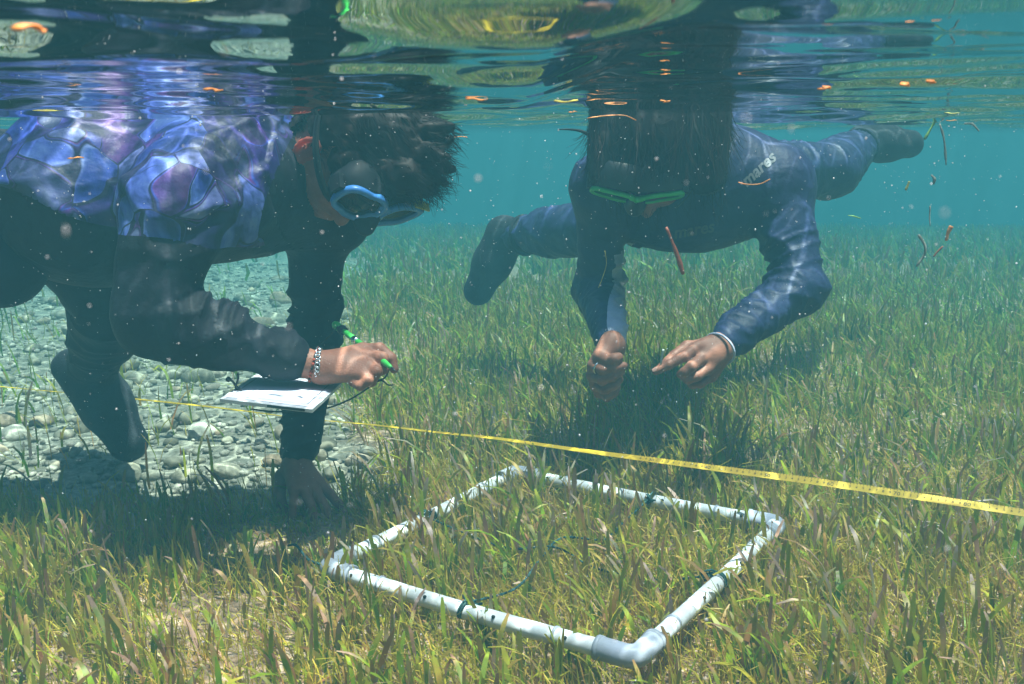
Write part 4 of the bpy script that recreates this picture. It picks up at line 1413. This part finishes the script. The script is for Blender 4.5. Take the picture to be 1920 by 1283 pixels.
# ---------------------------------------------------------------- snorkeller writing on the slate, seen from the side
def person_writing():
    root = empty('person', tuple(at(250, 400, 1.7)))
    tag(root, 'snorkeller in printed shirt and blue mask leaning on one hand while writing', 'person')
    up = np.array([0, 0, 1.0])
    shN, elN, wrN = at(318, 395, 1.50), at(288, 598, 1.46), at(583, 683, 1.485)        # near (right) arm
    shF, elF, wrF = at(596, 420, 1.84), at(588, 640, 1.86), at(556, 862, 1.765)         # far (left) arm
    armN, armF = [shN, elN, wrN], [shF, elF, wrF]
    chest, waist, hips = at(430, 340, 1.70), at(190, 372, 1.70), at(-60, 380, 1.72)
    neck = at(548, 330, 1.70)
    hc = at(655, 282, 1.68)
    F_, U_, R_ = frame_axes((.15, -.45, -.88), (.76, -.51, .39))
    hipF, knF, anF, toF = at(105, 425, 1.82), at(212, 565, 1.86), at(168, 705, 2.06), at(240, 828, 2.03)
    hipN, knN, anN, toN = at(-120, 420, 1.62), at(0, 492, 1.62), at(-330, 470, 1.80), at(-430, 520, 1.85)
    legF, legN = [hipF, knF, anF], [hipN, knN, anN]
    T_ = Sdf()
    yv = np.array([0, 1.0, 0])
    T_.cone(chest - yv * .085, chest + yv * .085, .100, .100, .05)
    T_.cone(chest, waist, .112, .118, .06)
    T_.cone(waist - yv * .06, waist + yv * .06, .112, .112, .06)
    T_.cone(waist, hips, .118, .112, .06)
    T_.cone(hips - yv * .07, hips + yv * .07, .105, .105, .05)
    T_.cone(chest + up * .02 - yv * .06 , shN, .085, .072, .06)
    T_.cone(chest + np.array([.05, .05, .01]), shF, .080, .058, .06)
    T_.cone(chest + np.array([.06, 0, -.01]), at(640, 415, 1.80), .075, .045, .05)
    T_.cone(chest, neck, .075, .056, .05)
    def arms(S, g=0):
        S.chain([shN, elN, wrN + (elN - wrN) * (.13 if g else 0)], [.060, .046, .027], .03); S.cone(elN + (wrN - elN) * .12, elN + (wrN - elN) * .4, .047, .040, .02)
        S.chain([shF, elF, wrF + (elF - wrF) * (.09 if g else 0)], [.046, .039, .0265], .03)
        return S
    def legs(S, g=0):
        S.chain(legF, [.082 + g, .058 + g, .038 + g], .04); S.cone(knF + (anF - knF) * .2, knF + (anF - knF) * .45, .056 + g, .050 + g, .03)
        S.chain(legN, [.085 + g, .060 + g, .040 + g], .04)
        return S
    def foot(S, an, to, kn, g=0):
        d = to - an; u = (kn - an) / np.linalg.norm(kn - an)
        heel = an - d * .22 + np.array([-.022, 0, -.012])
        S.cone(heel, an + d * .4, .033 + g, .043 + g, .03); S.cone(an + d * .35, to, .043 + g, .036 + g, .02); S.cone(an, an + d * .5, .040 + g, .040 + g, .03)
        return S
    # hands
    HN = Sdf()
    KN = pts([(680, 656, 1.505), (690, 668, 1.490), (690, 686, 1.472), (682, 702, 1.460)])
    hand(HN, at(605, 690, 1.487), wrN + (elN - wrN) * .22, KN, [
        pts([(712, 654, 1.500), (733, 672, 1.492), (739, 692, 1.487)]),
        pts([(716, 672, 1.478), (717, 692, 1.474), (702, 702, 1.480)]),
        pts([(706, 697, 1.458), (695, 716, 1.458), (678, 713, 1.468)]),
        pts([(690, 714, 1.447), (676, 724, 1.447), (661, 718, 1.457)])],
        pts([(642, 676, 1.520), (676, 676, 1.545), (705, 682, 1.535), (722, 690, 1.512)]), wr=.0215)
    HF = Sdf()
    KF = pts([(598, 905, 1.750), (588, 915, 1.735), (571, 920, 1.722), (551, 918, 1.718)])
    hand(HF, at(556, 872, 1.762), wrF + (elF - wrF) * .2, KF, [
        pts([(618, 926, 1.740), (634, 945, 1.732), (643, 959, 1.728)]),
        pts([(602, 939, 1.720), (611, 956, 1.712), (615, 969, 1.706)]),
        pts([(582, 946, 1.704), (587, 966, 1.694), (590, 980, 1.688)]),
        pts([(550, 945, 1.700), (548, 965, 1.690), (548, 980, 1.685)])],
        pts([(530, 892, 1.768), (524, 922, 1.760), (528, 946, 1.745), (537, 963, 1.735)]), wr=.0225)
    HD = head(Sdf(), hc, F_, U_, R_, neck)
    core = Sdf(); core.p = list(T_.p); arms(core); legs(core); foot(core, anF, toF, knF); foot(core, anN, toN, knN)
    skin_core = core.grown(-.005)
    bv_, bf_ = join_parts([skin_core.mesh(.008), HD.mesh(.003), HN.mesh(.0022), HF.mesh(.0024)])
    fc_ = bv_[bf_].mean(1)
    ear_c = [hc + F_ * .020 - U_ * .008 + R_ * s_ * .082 for s_ in (-1, 1)]
    is_ear = np.any([(np.linalg.norm(fc_ - e_, axis=1) < .034) & (np.abs((fc_ - hc) @ R_) > .070) for e_ in ear_c], axis=0)
    link('body', mesh_np('body', bv_, bf_, mats=[M['skin'], M['ear']], midx=is_ear.astype(int)), root)
    handskin = Sdf(); handskin.p = HN.p + HF.p + HD.p
    G = Sdf(); G.p = list(T_.p); arms(G, 1)
    G = G.grown(.005)
    Ltot = lambda a: sum(np.linalg.norm(a[i + 1] - a[i]) for i in range(len(a) - 1))
    LN, LF = Ltot(armN), Ltot(armF)
    def disp(V, N):
        d = ruck(V, N, armN, .0095, .019, 1.2, .14, LN - .01, (.6, 0, .7))
        d = d + ruck(V, N, armF, .009, .022, 6.3, .10, LF + .01, None)
        # loose jersey: deep folds running from shoulder to hip
        q = np.stack([V[:, 0] * 7 + V[:, 2] * 6, V[:, 1] * 7, V[:, 2] * 12 - V[:, 0] * 6], -1)
        q2 = np.stack([V[:, 0] * 17 + V[:, 2] * 13, V[:, 1] * 15, V[:, 2] * 22 - V[:, 0] * 12], -1)
        s, dd, rr = bone_param(V, [chest, waist, hips])
        tor = np.clip((V[:, 2] - .40) / .1, 0, 1) * (V[:, 0] < at(540, 330, 1.7)[0])
        d = d + N * (tor * (.020 * (vnoise(q) * .8 - .9 * np.abs(vnoise(q + 9)) + .35) + .008 * (.4 - np.abs(vnoise(q2)) * 1.4)))[:, None]
        return d
    def shade_line(P): return P[:, 2] - (.492 + .085 * np.clip((-.43 - P[:, 0]) / .35, 0, 1) + .012 * np.sin(P[:, 0] * 23))  # print ends here; torso shade below is put in as black cloth
    def collar(P): return at(548, 330, 1.7)[0] - P[:, 0] - .25 * (.60 - P[:, 2])
    def is_armN(P, N): s, dd = near_line(P, armN); return (dd < .085) & (s > .085) & (P[:, 1] < 1.62)
    def is_armF(P, N): s, dd = near_line(P, armF); return (dd < .085) & (s > .03) & (P[:, 0] > shF[0] - .10)
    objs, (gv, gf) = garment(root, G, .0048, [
        ('shirt', M['print'], lambda P, N: ~is_armN(P, N) & ~is_armF(P, N) & (shade_line(P) > 0) & (collar(P) > 0), None),
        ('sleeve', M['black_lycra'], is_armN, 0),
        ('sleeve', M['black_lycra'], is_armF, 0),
        ('shirt_front_and_shade', M['black_lycra'], lambda P, N: P[:, 1] > 0, 0)], disp, handskin, (shade_line, collar, lambda P: bone_param(P, armN)[0] - .085))  # dark front plus lower flank, whose black stands in for shade
    if objs[0]: objs[0]['label'] = 'blue, white and violet printed shirt back'
    Lg = Sdf(); Lg.cone(waist + (hips - waist) * .6, hips, .116, .116, .05); Lg.cone(hips - yv * .07, hips + yv * .07, .108, .108, .05)
    legs(Lg, .004)
    garment(root, Lg, .0065, [('leggings', M['black_lycra'], lambda P, N: P[:, 1] > 0, None)],
            lambda V, N: ruck(V, N, legF, .007, .03, 2.2, .1, 2, None) + ruck(V, N, legN, .006, .03, 8.2, .1, 2, None), skin_core.grown(-.02))
    for an, to, kn in ((anF, toF, knF), (anN, toN, knN)):
        B = Sdf(); foot(B, an, to, kn, .005)
        u = (kn - an) / np.linalg.norm(kn - an)
        B.cone(an, an + u * .08, .043, .048, .02)
        o, _ = garment(root, B, .005, [('boot', M['neoprene'], lambda P, N: P[:, 1] > 0, None)], lambda V, N: N * (.0015 * vnoise(V * 40))[:, None], skin_core.grown(-.02))
    # mask
    mc = at(712, 391, 1.615)
    dive_mask(root, mc, F_, U_, R_, M['blue_frame'], M['skirt_grey'], M['skirt'], hw=.036, hh=.034, wrap=.22, tagged=True, head_c=hc)
    # hair
    Hs = Sdf(); A = np.array([F_, U_, R_])
    Hs.ell(hc + U_ * .018 - F_ * .018, A, (.100, .098, .084), .02)
    Hs.ell(at(748, 258, 1.66), np.eye(3), (.060, .068, .070), .03)
    Hs.ell(at(772, 308, 1.645), np.eye(3), (.038, .055, .038), .03)
    for (ax_, ay_, bx_, by_, yy, r0, r1) in ((795, 300, 852, 318, 1.63, .022, .004), (785, 322, 838, 345, 1.62, .020, .004), (765, 335, 802, 366, 1.61, .018, .004), (800, 270, 846, 262, 1.65, .022, .005),
                                              (805, 290, 842, 296, 1.60, .016, .003), (780, 330, 820, 362, 1.66, .018, .003), (812, 245, 850, 236, 1.62, .020, .005), (740, 340, 772, 366, 1.60, .016, .004)):
        Hs.cone(at(ax_, ay_, yy), at(bx_, by_, yy - .01), r0, r1, .012)
    Hs.cone(hc - F_ * .06 - U_ * .03, at(575, 250, 1.68), .055, .025, .03)
    hv, hf = Hs.mesh(.005)
    N = vnormals(hv, hf)
    fm = hv[hf].mean(1)
    rel = fm - hc
    face = (rel @ F_ > .03) & (rel @ U_ < .045)
    side = (np.abs(rel @ R_) > .055) & (rel @ U_ < .0) & (rel @ F_ > -.035)
    hv = hv + N * (.005 * np.abs(vnoise(np.stack([hv[:, 0] * 40, hv[:, 1] * 170, hv[:, 2] * 170], -1))))[:, None]
    v2, f2 = submesh(hv, hf, ~(face | side))
    H2 = Sdf()
    H2.ell(at(708, 325, 1.615), np.eye(3), (.060, .030, .036), .02); H2.ell(at(655, 300, 1.612), np.eye(3), (.030, .026, .030), .03)
    H2.cone(at(760, 330, 1.60), at(790, 340, 1.61), .030, .024, .02)
    t_v, t_f = H2.mesh(.005)
    t_v = t_v + vnormals(t_v, t_f) * (.005 * np.abs(vnoise(np.stack([t_v[:, 0] * 40, t_v[:, 1] * 170, t_v[:, 2] * 170], -1))))[:, None]
    v2, f2 = join_parts([(v2, f2), (t_v, t_f)])
    hair = link('hair', mesh_np('hair', v2, f2, mat=M['hair']), root)
    r = np.random.default_rng(8)
    N2 = vnormals(v2, f2)
    rel = v2 - hc
    sel = r.choice(len(v2), 2600)
    V1, F1 = strands(v2[sel], N2[sel] * .05 + np.array([.45, -.08, -.5]), r.uniform(.015, .04, len(sel)), .0006, (.1, 0, -.3), .05, 5)
    frn = np.where(v2[:, 0] > at(790, 300, 1.65)[0])[0]
    sel = r.choice(frn, 520)
    V2, F2 = strands(v2[sel], N2[sel] * .22 + np.array([.55, -.05, -.12]), (.006 + .05 * np.clip(vnoise(v2[sel] * 42) + .05, 0, 1)) * r.uniform(.7, 1.2, len(sel)), .0006, (.05, 0, .25), .05, 6)
    V, F = join_parts([(V1, F1), (V2, F2)])
    link('loose_strands', mesh_np('loose_strands', V, F, mat=M['hair']), hair)
    # bracelets on the writing wrist: flat curb chain and a beaded string
    ax = (at(612, 690, 1.487) - wrN); ax /= np.linalg.norm(ax)
    a1 = np.cross(ax, (0, 0, 1.0)); a1 /= np.linalg.norm(a1); a2 = np.cross(ax, a1)
    br = empty('chain_bracelet', tuple(wrN)); br.parent = root; br.matrix_parent_inverse = Matrix.Translation(-Vector(world_loc(root)))
    ctr = at(598, 686, 1.486)
    for k in range(26):
        t = 2 * math.pi * k / 26
        rad = a1 * math.cos(t) + a2 * math.sin(t); tan = -a1 * math.sin(t) + a2 * math.cos(t)
        q = ctr + rad * .0255 + ax * (.006 * math.sin(t))
        tl = tan * math.cos(.6) + ax * math.sin(.6) * (1 if k % 2 else .5)
        sd = np.cross(rad, tl)
        P = np.array([q + tl * .0042 * math.cos(b) + sd * .0034 * math.sin(b) + rad * (.0008 * math.sin(2 * b)) for b in np.linspace(0, 2 * math.pi, 13)])
        link('chain_link', mesh_np('chain_link', *tube(P, .0011, 5, caps=False), mat=M['silver']), br)
    bb = empty('bead_bracelet', tuple(wrN)); bb.parent = root; bb.matrix_parent_inverse = Matrix.Translation(-Vector(world_loc(root)))
    ctr2 = at(588, 684, 1.486)
    for k in range(24):
        t = 2 * math.pi * k / 24
        rad = a1 * math.cos(t) + a2 * math.sin(t)
        q = ctr2 + rad * .0252
        link('bead', mesh_np('bead', I1V * .0026 + q, I1F, mat=M['red_bead'] if k % 3 else M['ink']), bb)
    # nail of the thumb-side finger that catches the light
    V, F = nail_mesh(at(643, 959, 1.728), at(643, 959, 1.728) - at(634, 945, 1.732), np.array([.4, -.5, .7]), .0072)
    link('finger_nail', mesh_np('finger_nail', V, F, mat=M['nail']), root)
    return root
person_writing()

#@@GEAR
# ------------------------------------------------------------------ writing slate, pencil, cords
def slate():
    p1, p2, p3 = at(412, 746, 1.395), at(586, 766, 1.370), at(641, 716, 1.520)
    p4 = p1 + p3 - p2
    root = empty('writing_slate', tuple((p1 + p3) / 2))
    tag(root, 'white writing slate with a printed sheet under the bracelet wrist', 'slate')
    ux = p2 - p1; uy = p4 - p1
    n = np.cross(ux, uy); n /= np.linalg.norm(n)
    if n[2] < 0: n = -n
    lx, ly = np.linalg.norm(ux), np.linalg.norm(uy); ex, ey = ux / lx, uy / ly
    C_ = (p1 + p3) / 2
    V, F = box_np(C_ - n * .004, ux / 2, uy / 2, n * .0025)
    link('board', mesh_np('board', V, F, smooth=False, mat=M['board']), root)
    # two sheets, slightly curled
    for k, (inx, iny, dz) in enumerate(((.004, .004, .0), (.006, .007, .0009))):
        nx, ny = 14, 14
        V = []
        for i in range(nx):
            for j in range(ny):
                a, b = i / (nx - 1), j / (ny - 1)
                q = p1 + ex * (inx + (lx - 2 * inx) * a) + ey * (iny + (ly - 2 * iny) * b)
                V.append(q + n * (-.0010 + dz + .0004 * math.sin(5 * a + 3 * b + k) * b))
        F = grid_faces(nx, ny)
        sh = link('sheet', mesh_np('sheet', np.array(V), F, mat=M['paper']), root)
    # printed ruled form: border, rows and columns, pencilled figures
    parts = []
    def line(a0, b0, a1, b1, w=.0005):
        A = p1 + ex * lx * a0 + ey * ly * b0 + n * .0012; B = p1 + ex * lx * a1 + ey * ly * b1 + n * .0012
        d = (B - A) / np.linalg.norm(B - A); s_ = np.cross(n, d) * w
        parts.append((np.array([A - s_, B - s_, B + s_, A + s_]), np.array([[0, 1, 2, 3]])))
    for b in (.10, .92): line(.09, b, .91, b, .0004)
    for a in (.09, .91): line(a, .10, a, .92, .0004)
    V, F = join_parts(parts)
    link('printed_form', mesh_np('printed_form', V, F, smooth=False, mat=M['ink']), sh)
    # dark strip along the front edge
    V, F = box_np(p1 + ex * lx * .72 - ey * .0012 - n * .0035, ex * lx * .20, ey * .001, n * .0016)
    link('edge_strip', mesh_np('edge_strip', V, F, smooth=False, mat=M['black_cord']), root)
    # cord: knotted through the corner hole, over the board and out to the pencil
    P = smooth_path([p1 + ex * .006 + ey * ly * .30 + n * .004, at(455, 732, 1.45), at(500, 712, 1.51), at(545, 692, 1.55), at(590, 655, 1.575), at(620, 628, 1.575), at(634, 612, 1.582)], 60)
    c = link('cord', mesh_np('cord', *tube(P, .0011, 6), mat=M['black_cord']), root)
    k0 = p1 + ex * .006 + ey * ly * .30 + n * .006
    parts = []
    for v in ((-.012, 0, .012), (.004, 0, .019), (.010, -.004, -.012), (-.006, .004, -.014)):
        parts.append(tube(smooth_path([k0, k0 + np.array(v) * .5 + np.array([.002, 0, .001]), k0 + np.array(v)], 8), .0017, 6))
    kv = I1V * .0045 + k0
    V, F = join_parts(parts)
    link('knot', mesh_np('knot', V, F, mat=M['black_cord']), c)
    link('knot_bead', mesh_np('knot_bead', I2V * .0042 + k0 + np.array([-.010, 0, .010]), I2F, mat=M['black_cord']), c)
    P = smooth_path([at(470, 757, 1.385) - n * .008, at(520, 762, 1.42) - n * .008, at(600, 768, 1.46), at(650, 752, 1.52), at(690, 728, 1.50), at(704, 716, 1.497), at(722, 708, 1.50), at(730, 690, 1.505)], 60)
    c2 = link('cord', mesh_np('cord', *tube(P, .0013, 6), mat=M['black_cord']), root)
    q = at(700, 719, 1.497)
    link('knot_bead', mesh_np('knot_bead', I2V * (.0055, .0042, .0045) + q, I2F, mat=M['black_cord']), c2)
    P = smooth_path([q, at(716, 714, 1.495), at(728, 722, 1.494), at(738, 722, 1.494)], 14)
    link('cord_end', mesh_np('cord_end', *tube(P, .0011, 6), mat=M['black_cord']), c2)
slate()

def pencil():
    a, b = at(629, 609, 1.600), at(738, 693, 1.445)
    d = (b - a) / np.linalg.norm(b - a); L = np.linalg.norm(b - a)
    root = empty('pencil', tuple(a))
    tag(root, 'bright green pencil held in the fist above the slate', 'pencil')
    link('barrel', mesh_np('barrel', *tube(np.array([a + d * L * t for t in (.16, .2, .5, .86, .93, .97)]), [.0042, .0046, .0046, .0046, .0036, .0024], 12), mat=M['green']), root)
    link('tip', mesh_np('tip', *tube(np.array([a + d * L * .968, a + d * L * 1.0, a + d * (L + .006)]), [.0024, .0016, .0006], 10), mat=M['lead']), root)
    link('clip_band', mesh_np('clip_band', *tube(np.array([a + d * L * .33, a + d * L * .40]), .0050, 12), mat=M['silver']), root)
    link('eraser_cap', mesh_np('eraser_cap', *tube(np.array([a - d * .004, a + d * .002, a + d * L * .07, a + d * L * .10]), [.0045, .0066, .0066, .0050], 12), mat=M['green']), root)
    link('grip_ring', mesh_np('grip_ring', *tube(np.array([a + d * L * .10, a + d * L * .11, a + d * L * .15, a + d * L * .16]), [.0062, .0076, .0076, .0062], 12), mat=M['skirt']), root)
pencil()

# ------------------------------------------------------------------ drifting leaf pieces
def ribbon(P, w, nrm, thick=.0003, prof=None):
    P = np.asarray(P, float)
    T = np.gradient(P, axis=0); T /= np.linalg.norm(T, axis=1)[:, None]
    W = np.cross(T, nrm); W /= np.linalg.norm(W, axis=1)[:, None] + 1e-9
    Nn = np.cross(W, T)
    n = len(P)
    pr = np.ones(n) if prof is None else prof
    W = W * (w * .5 * pr)[:, None]
    V = np.stack([P - W - Nn * thick, P + W - Nn * thick, P + W + Nn * thick, P - W + Nn * thick], 1).reshape(-1, 3)
    F = []
    for i in range(n - 1):
        for j in range(4):
            a, b = i * 4 + j, i * 4 + (j + 1) % 4; F.append((a, b, b + 4, a + 4))
    F.append((3, 2, 1, 0)); k = (n - 1) * 4; F.append((k, k + 1, k + 2, k + 3))
    return V, np.array(F)

def drift(name, plist, w, mat, label, nrm=(0, -1, .3), group=None, cat='leaf'):
    P = smooth_path(pts(plist), 14)
    prof = .75 + .35 * vnoise(P * 90 + 4) ; prof[0] *= .7; prof[-1] *= .7
    V, F = ribbon(P, w, np.asarray(nrm, float), .0003, np.clip(prof, .3, 1.2))
    return tag(link(name, mesh_np(name, V, F, mat=M[mat])), label, cat, group)

drift('drifting_leaf', [(1249, 426, 1.55), (1262, 458, 1.55), (1272, 485, 1.55), (1281, 515, 1.55)], .0085, 'leaf_red', 'ragged red-brown leaf hanging in front of the navy chest')
drift('drifting_thread', [(1100, 222, 1.60), (1140, 217, 1.60), (1172, 217, 1.60), (1193, 226, 1.60)], .0022, 'leaf_orange', 'thin orange forked stem floating before the dark hair', cat='stem')
drift('drifting_thread', [(1384, 342, 1.55), (1400, 346, 1.55), (1425, 345, 1.55), (1444, 336, 1.55)], .0024, 'leaf_orange', 'short curved orange stem beside the shoulder lettering', cat='stem')
drift('drifting_thread', [(1134, 470, 1.6), (1137, 495, 1.6), (1130, 520, 1.6), (1122, 540, 1.6)], .0010, 'leaf_yellow', 'hair-thin yellow thread curling in front of the upper arm', cat='stem')
drift('drifting_leaf', [(1733, 262, 2.3), (1745, 242, 2.3), (1759, 216, 2.3)], .0085, 'leaf_green', 'bright green leaf slanting up from the boot tip')
drift('drifting_leaf', [(1762, 232, 2.4), (1770, 262, 2.4), (1774, 310, 2.4)], .0065, 'leaf_brown', 'long dull leaf hanging straight beside the boot tip')
drift('drifting_leaf', [(1722, 440, 2.1), (1734, 460, 2.1), (1733, 478, 2.1), (1718, 500, 2.1)], .0070, 'leaf_brown', 'bent dark leaf with a pale patch in open water')
drift('drifting_leaf', [(1784, 424, 2.0), (1778, 436, 2.0), (1774, 452, 2.0)], .010, 'leaf_orange', 'short crumpled orange leaf in open water')
drift('drifting_leaf', [(1768, 462, 2.0), (1758, 472, 2.0), (1750, 482, 2.0)], .0045, 'leaf_red', 'slim reddish leaf just below the crumpled orange one')
drift('drifting_leaf', [(1744, 386, 2.3), (1743, 408, 2.3), (1744, 425, 2.3)], .0038, 'leaf_brown', 'thin upright dark leaf in open water')
drift('drifting_leaf', [(1746, 328, 2.2), (1752, 336, 2.2), (1750, 346, 2.2)], .0085, 'leaf_brown', 'small dark round leaf scrap below the boot')
drift('drifting_leaf', [(1698, 357, 2.2), (1702, 348, 2.2), (1705, 340, 2.2)], .0055, 'leaf_yellow', 'small pale yellow leaf scrap below the boot')
drift('drifting_leaf', [(1808, 232, 2.4), (1822, 232, 2.4), (1836, 246, 2.4)], .006, 'leaf_brown', 'brown hooked leaf scrap just under the surface')
drift('drifting_leaf', [(1590, 404, 2.4), (1602, 406, 2.4), (1614, 410, 2.4)], .004, 'leaf_green', 'small green leaf scrap drifting under the thigh')
surf = [(875, 186, 1.3, 36, 'leaf_orange'), (876, 196, 1.3, 34, 'leaf_orange'), (1040, 190, 1.4, 42, 'leaf_yellow'), (1068, 210, 1.5, 12, 'leaf_orange'), (845, 257, 1.9, 30, 'leaf_orange'),
        (40, 52, .9, 30, 'leaf_orange'), (385, 168, 1.2, 26, 'leaf_orange'), (565, 206, 1.4, 26, 'leaf_orange'), (622, 205, 1.4, 14, 'leaf_yellow'), (62, 207, 1.3, 90, 'leaf_yellow'),
        (1535, 165, 1.5, 18, 'leaf_orange'), (1688, 158, 1.6, 16, 'leaf_orange'), (1742, 153, 1.6, 12, 'leaf_orange'), (1242, 190, 1.5, 10, 'leaf_orange'), (1772, 212, 2.0, 26, 'leaf_yellow'), (1775, 226, 2.0, 16, 'leaf_orange'), (130, 296, 1.25, 26, 'leaf_orange')]
SCRAP = ['upper bright orange leaf scrap of the pair between the two snorkellers', 'lower bright orange leaf scrap of the pair between the two snorkellers',
         'yellow leaf scrap at the surface just left of the long hair', 'tiny orange scrap just below the yellow scrap by the long hair',
         'thin orange scrap in open water beside the short-haired head', 'orange leaf scrap in the upper left corner of the surface',
         'orange leaf scrap over the mirrored printed shirt', 'reddish orange scrap at the surface above the ear',
         'small yellow scrap at the surface above the short dark hair', 'long thin yellow scrap at the surface above the printed shirt',
         'orange scrap at the surface above the boot, leftmost of three', 'orange scrap at the surface above the boot, middle of three',
         'orange scrap at the surface above the boot, rightmost of three', 'tiny orange scrap in front of the long dark hair',
         'pale yellow scrap at the surface right of the boot', 'orange scrap just under the pale yellow one right of the boot',
         'orange scrap lying against the printed shirt']
for i, (px, py, Y, wpx, mt) in enumerate(surf):
    q = atz(px, min(py, 228), SURF_Z - .004) if py < 200 else at(px, py, Y)
    Y = float(q[1])
    w = wpx / F_PX * Y
    P = np.array([q + np.array([w * t, .004 * math.sin(3 * t + i), .0008 * math.sin(6 * t + i)]) for t in np.linspace(0, 1, 7)])
    V, F = ribbon(P, .0045, np.array([0, -.25, 1.0]), .0004)
    kind = 'yellow' if mt == 'leaf_yellow' else 'orange'
    tag(link('floating_scrap', mesh_np('floating_scrap', V, F, mat=M[mt])), SCRAP[i], 'leaf scrap', 'leaf scraps floating at the surface')
# leaf piece pinched between finger and thumb
drift('leaf_sample', [(1238, 694, 1.724), (1240, 676, 1.724), (1244, 655, 1.722)], .0050, 'leaf_pale', 'pale leaf sample pinched in the fingertips', (0, -1, .1))

# ------------------------------------------------------------------ suspended specks
def specks():
    n = 6000
    RS = np.random.default_rng(22)
    V8 = np.array([[1, 0, 0], [-1, 0, 0], [0, 1, 0], [0, -1, 0], [0, 0, 1], [0, 0, -1.0]])
    F8 = np.array([[0, 2, 4], [2, 1, 4], [1, 3, 4], [3, 0, 4], [2, 0, 5], [1, 2, 5], [3, 1, 5], [0, 3, 5]])
    y = RS.uniform(.10, 2.3, n) ** 1.0
    x = RS.uniform(-1, 1, n) * (.62 * y + .12)
    z = RS.uniform(.12, SURF_Z - .004, n)
    r = .00018 * np.exp(RS.normal(0, .45, n)) * (1 + .9 * y)
    V = (V8[None] * r[:, None, None] * RS.uniform(.45, 1.7, (n, 1, 3)) + np.stack([x, y, z], -1)[:, None]).reshape(-1, 3)
    F = (F8[None] + np.arange(n)[:, None, None] * 6).reshape(-1, 3)
    tag(link('suspended_particles', mesh_np('suspended_particles', V, F, mat=M['speck'])), 'tiny pale specks suspended in the water', None, None, 'stuff')
specks()
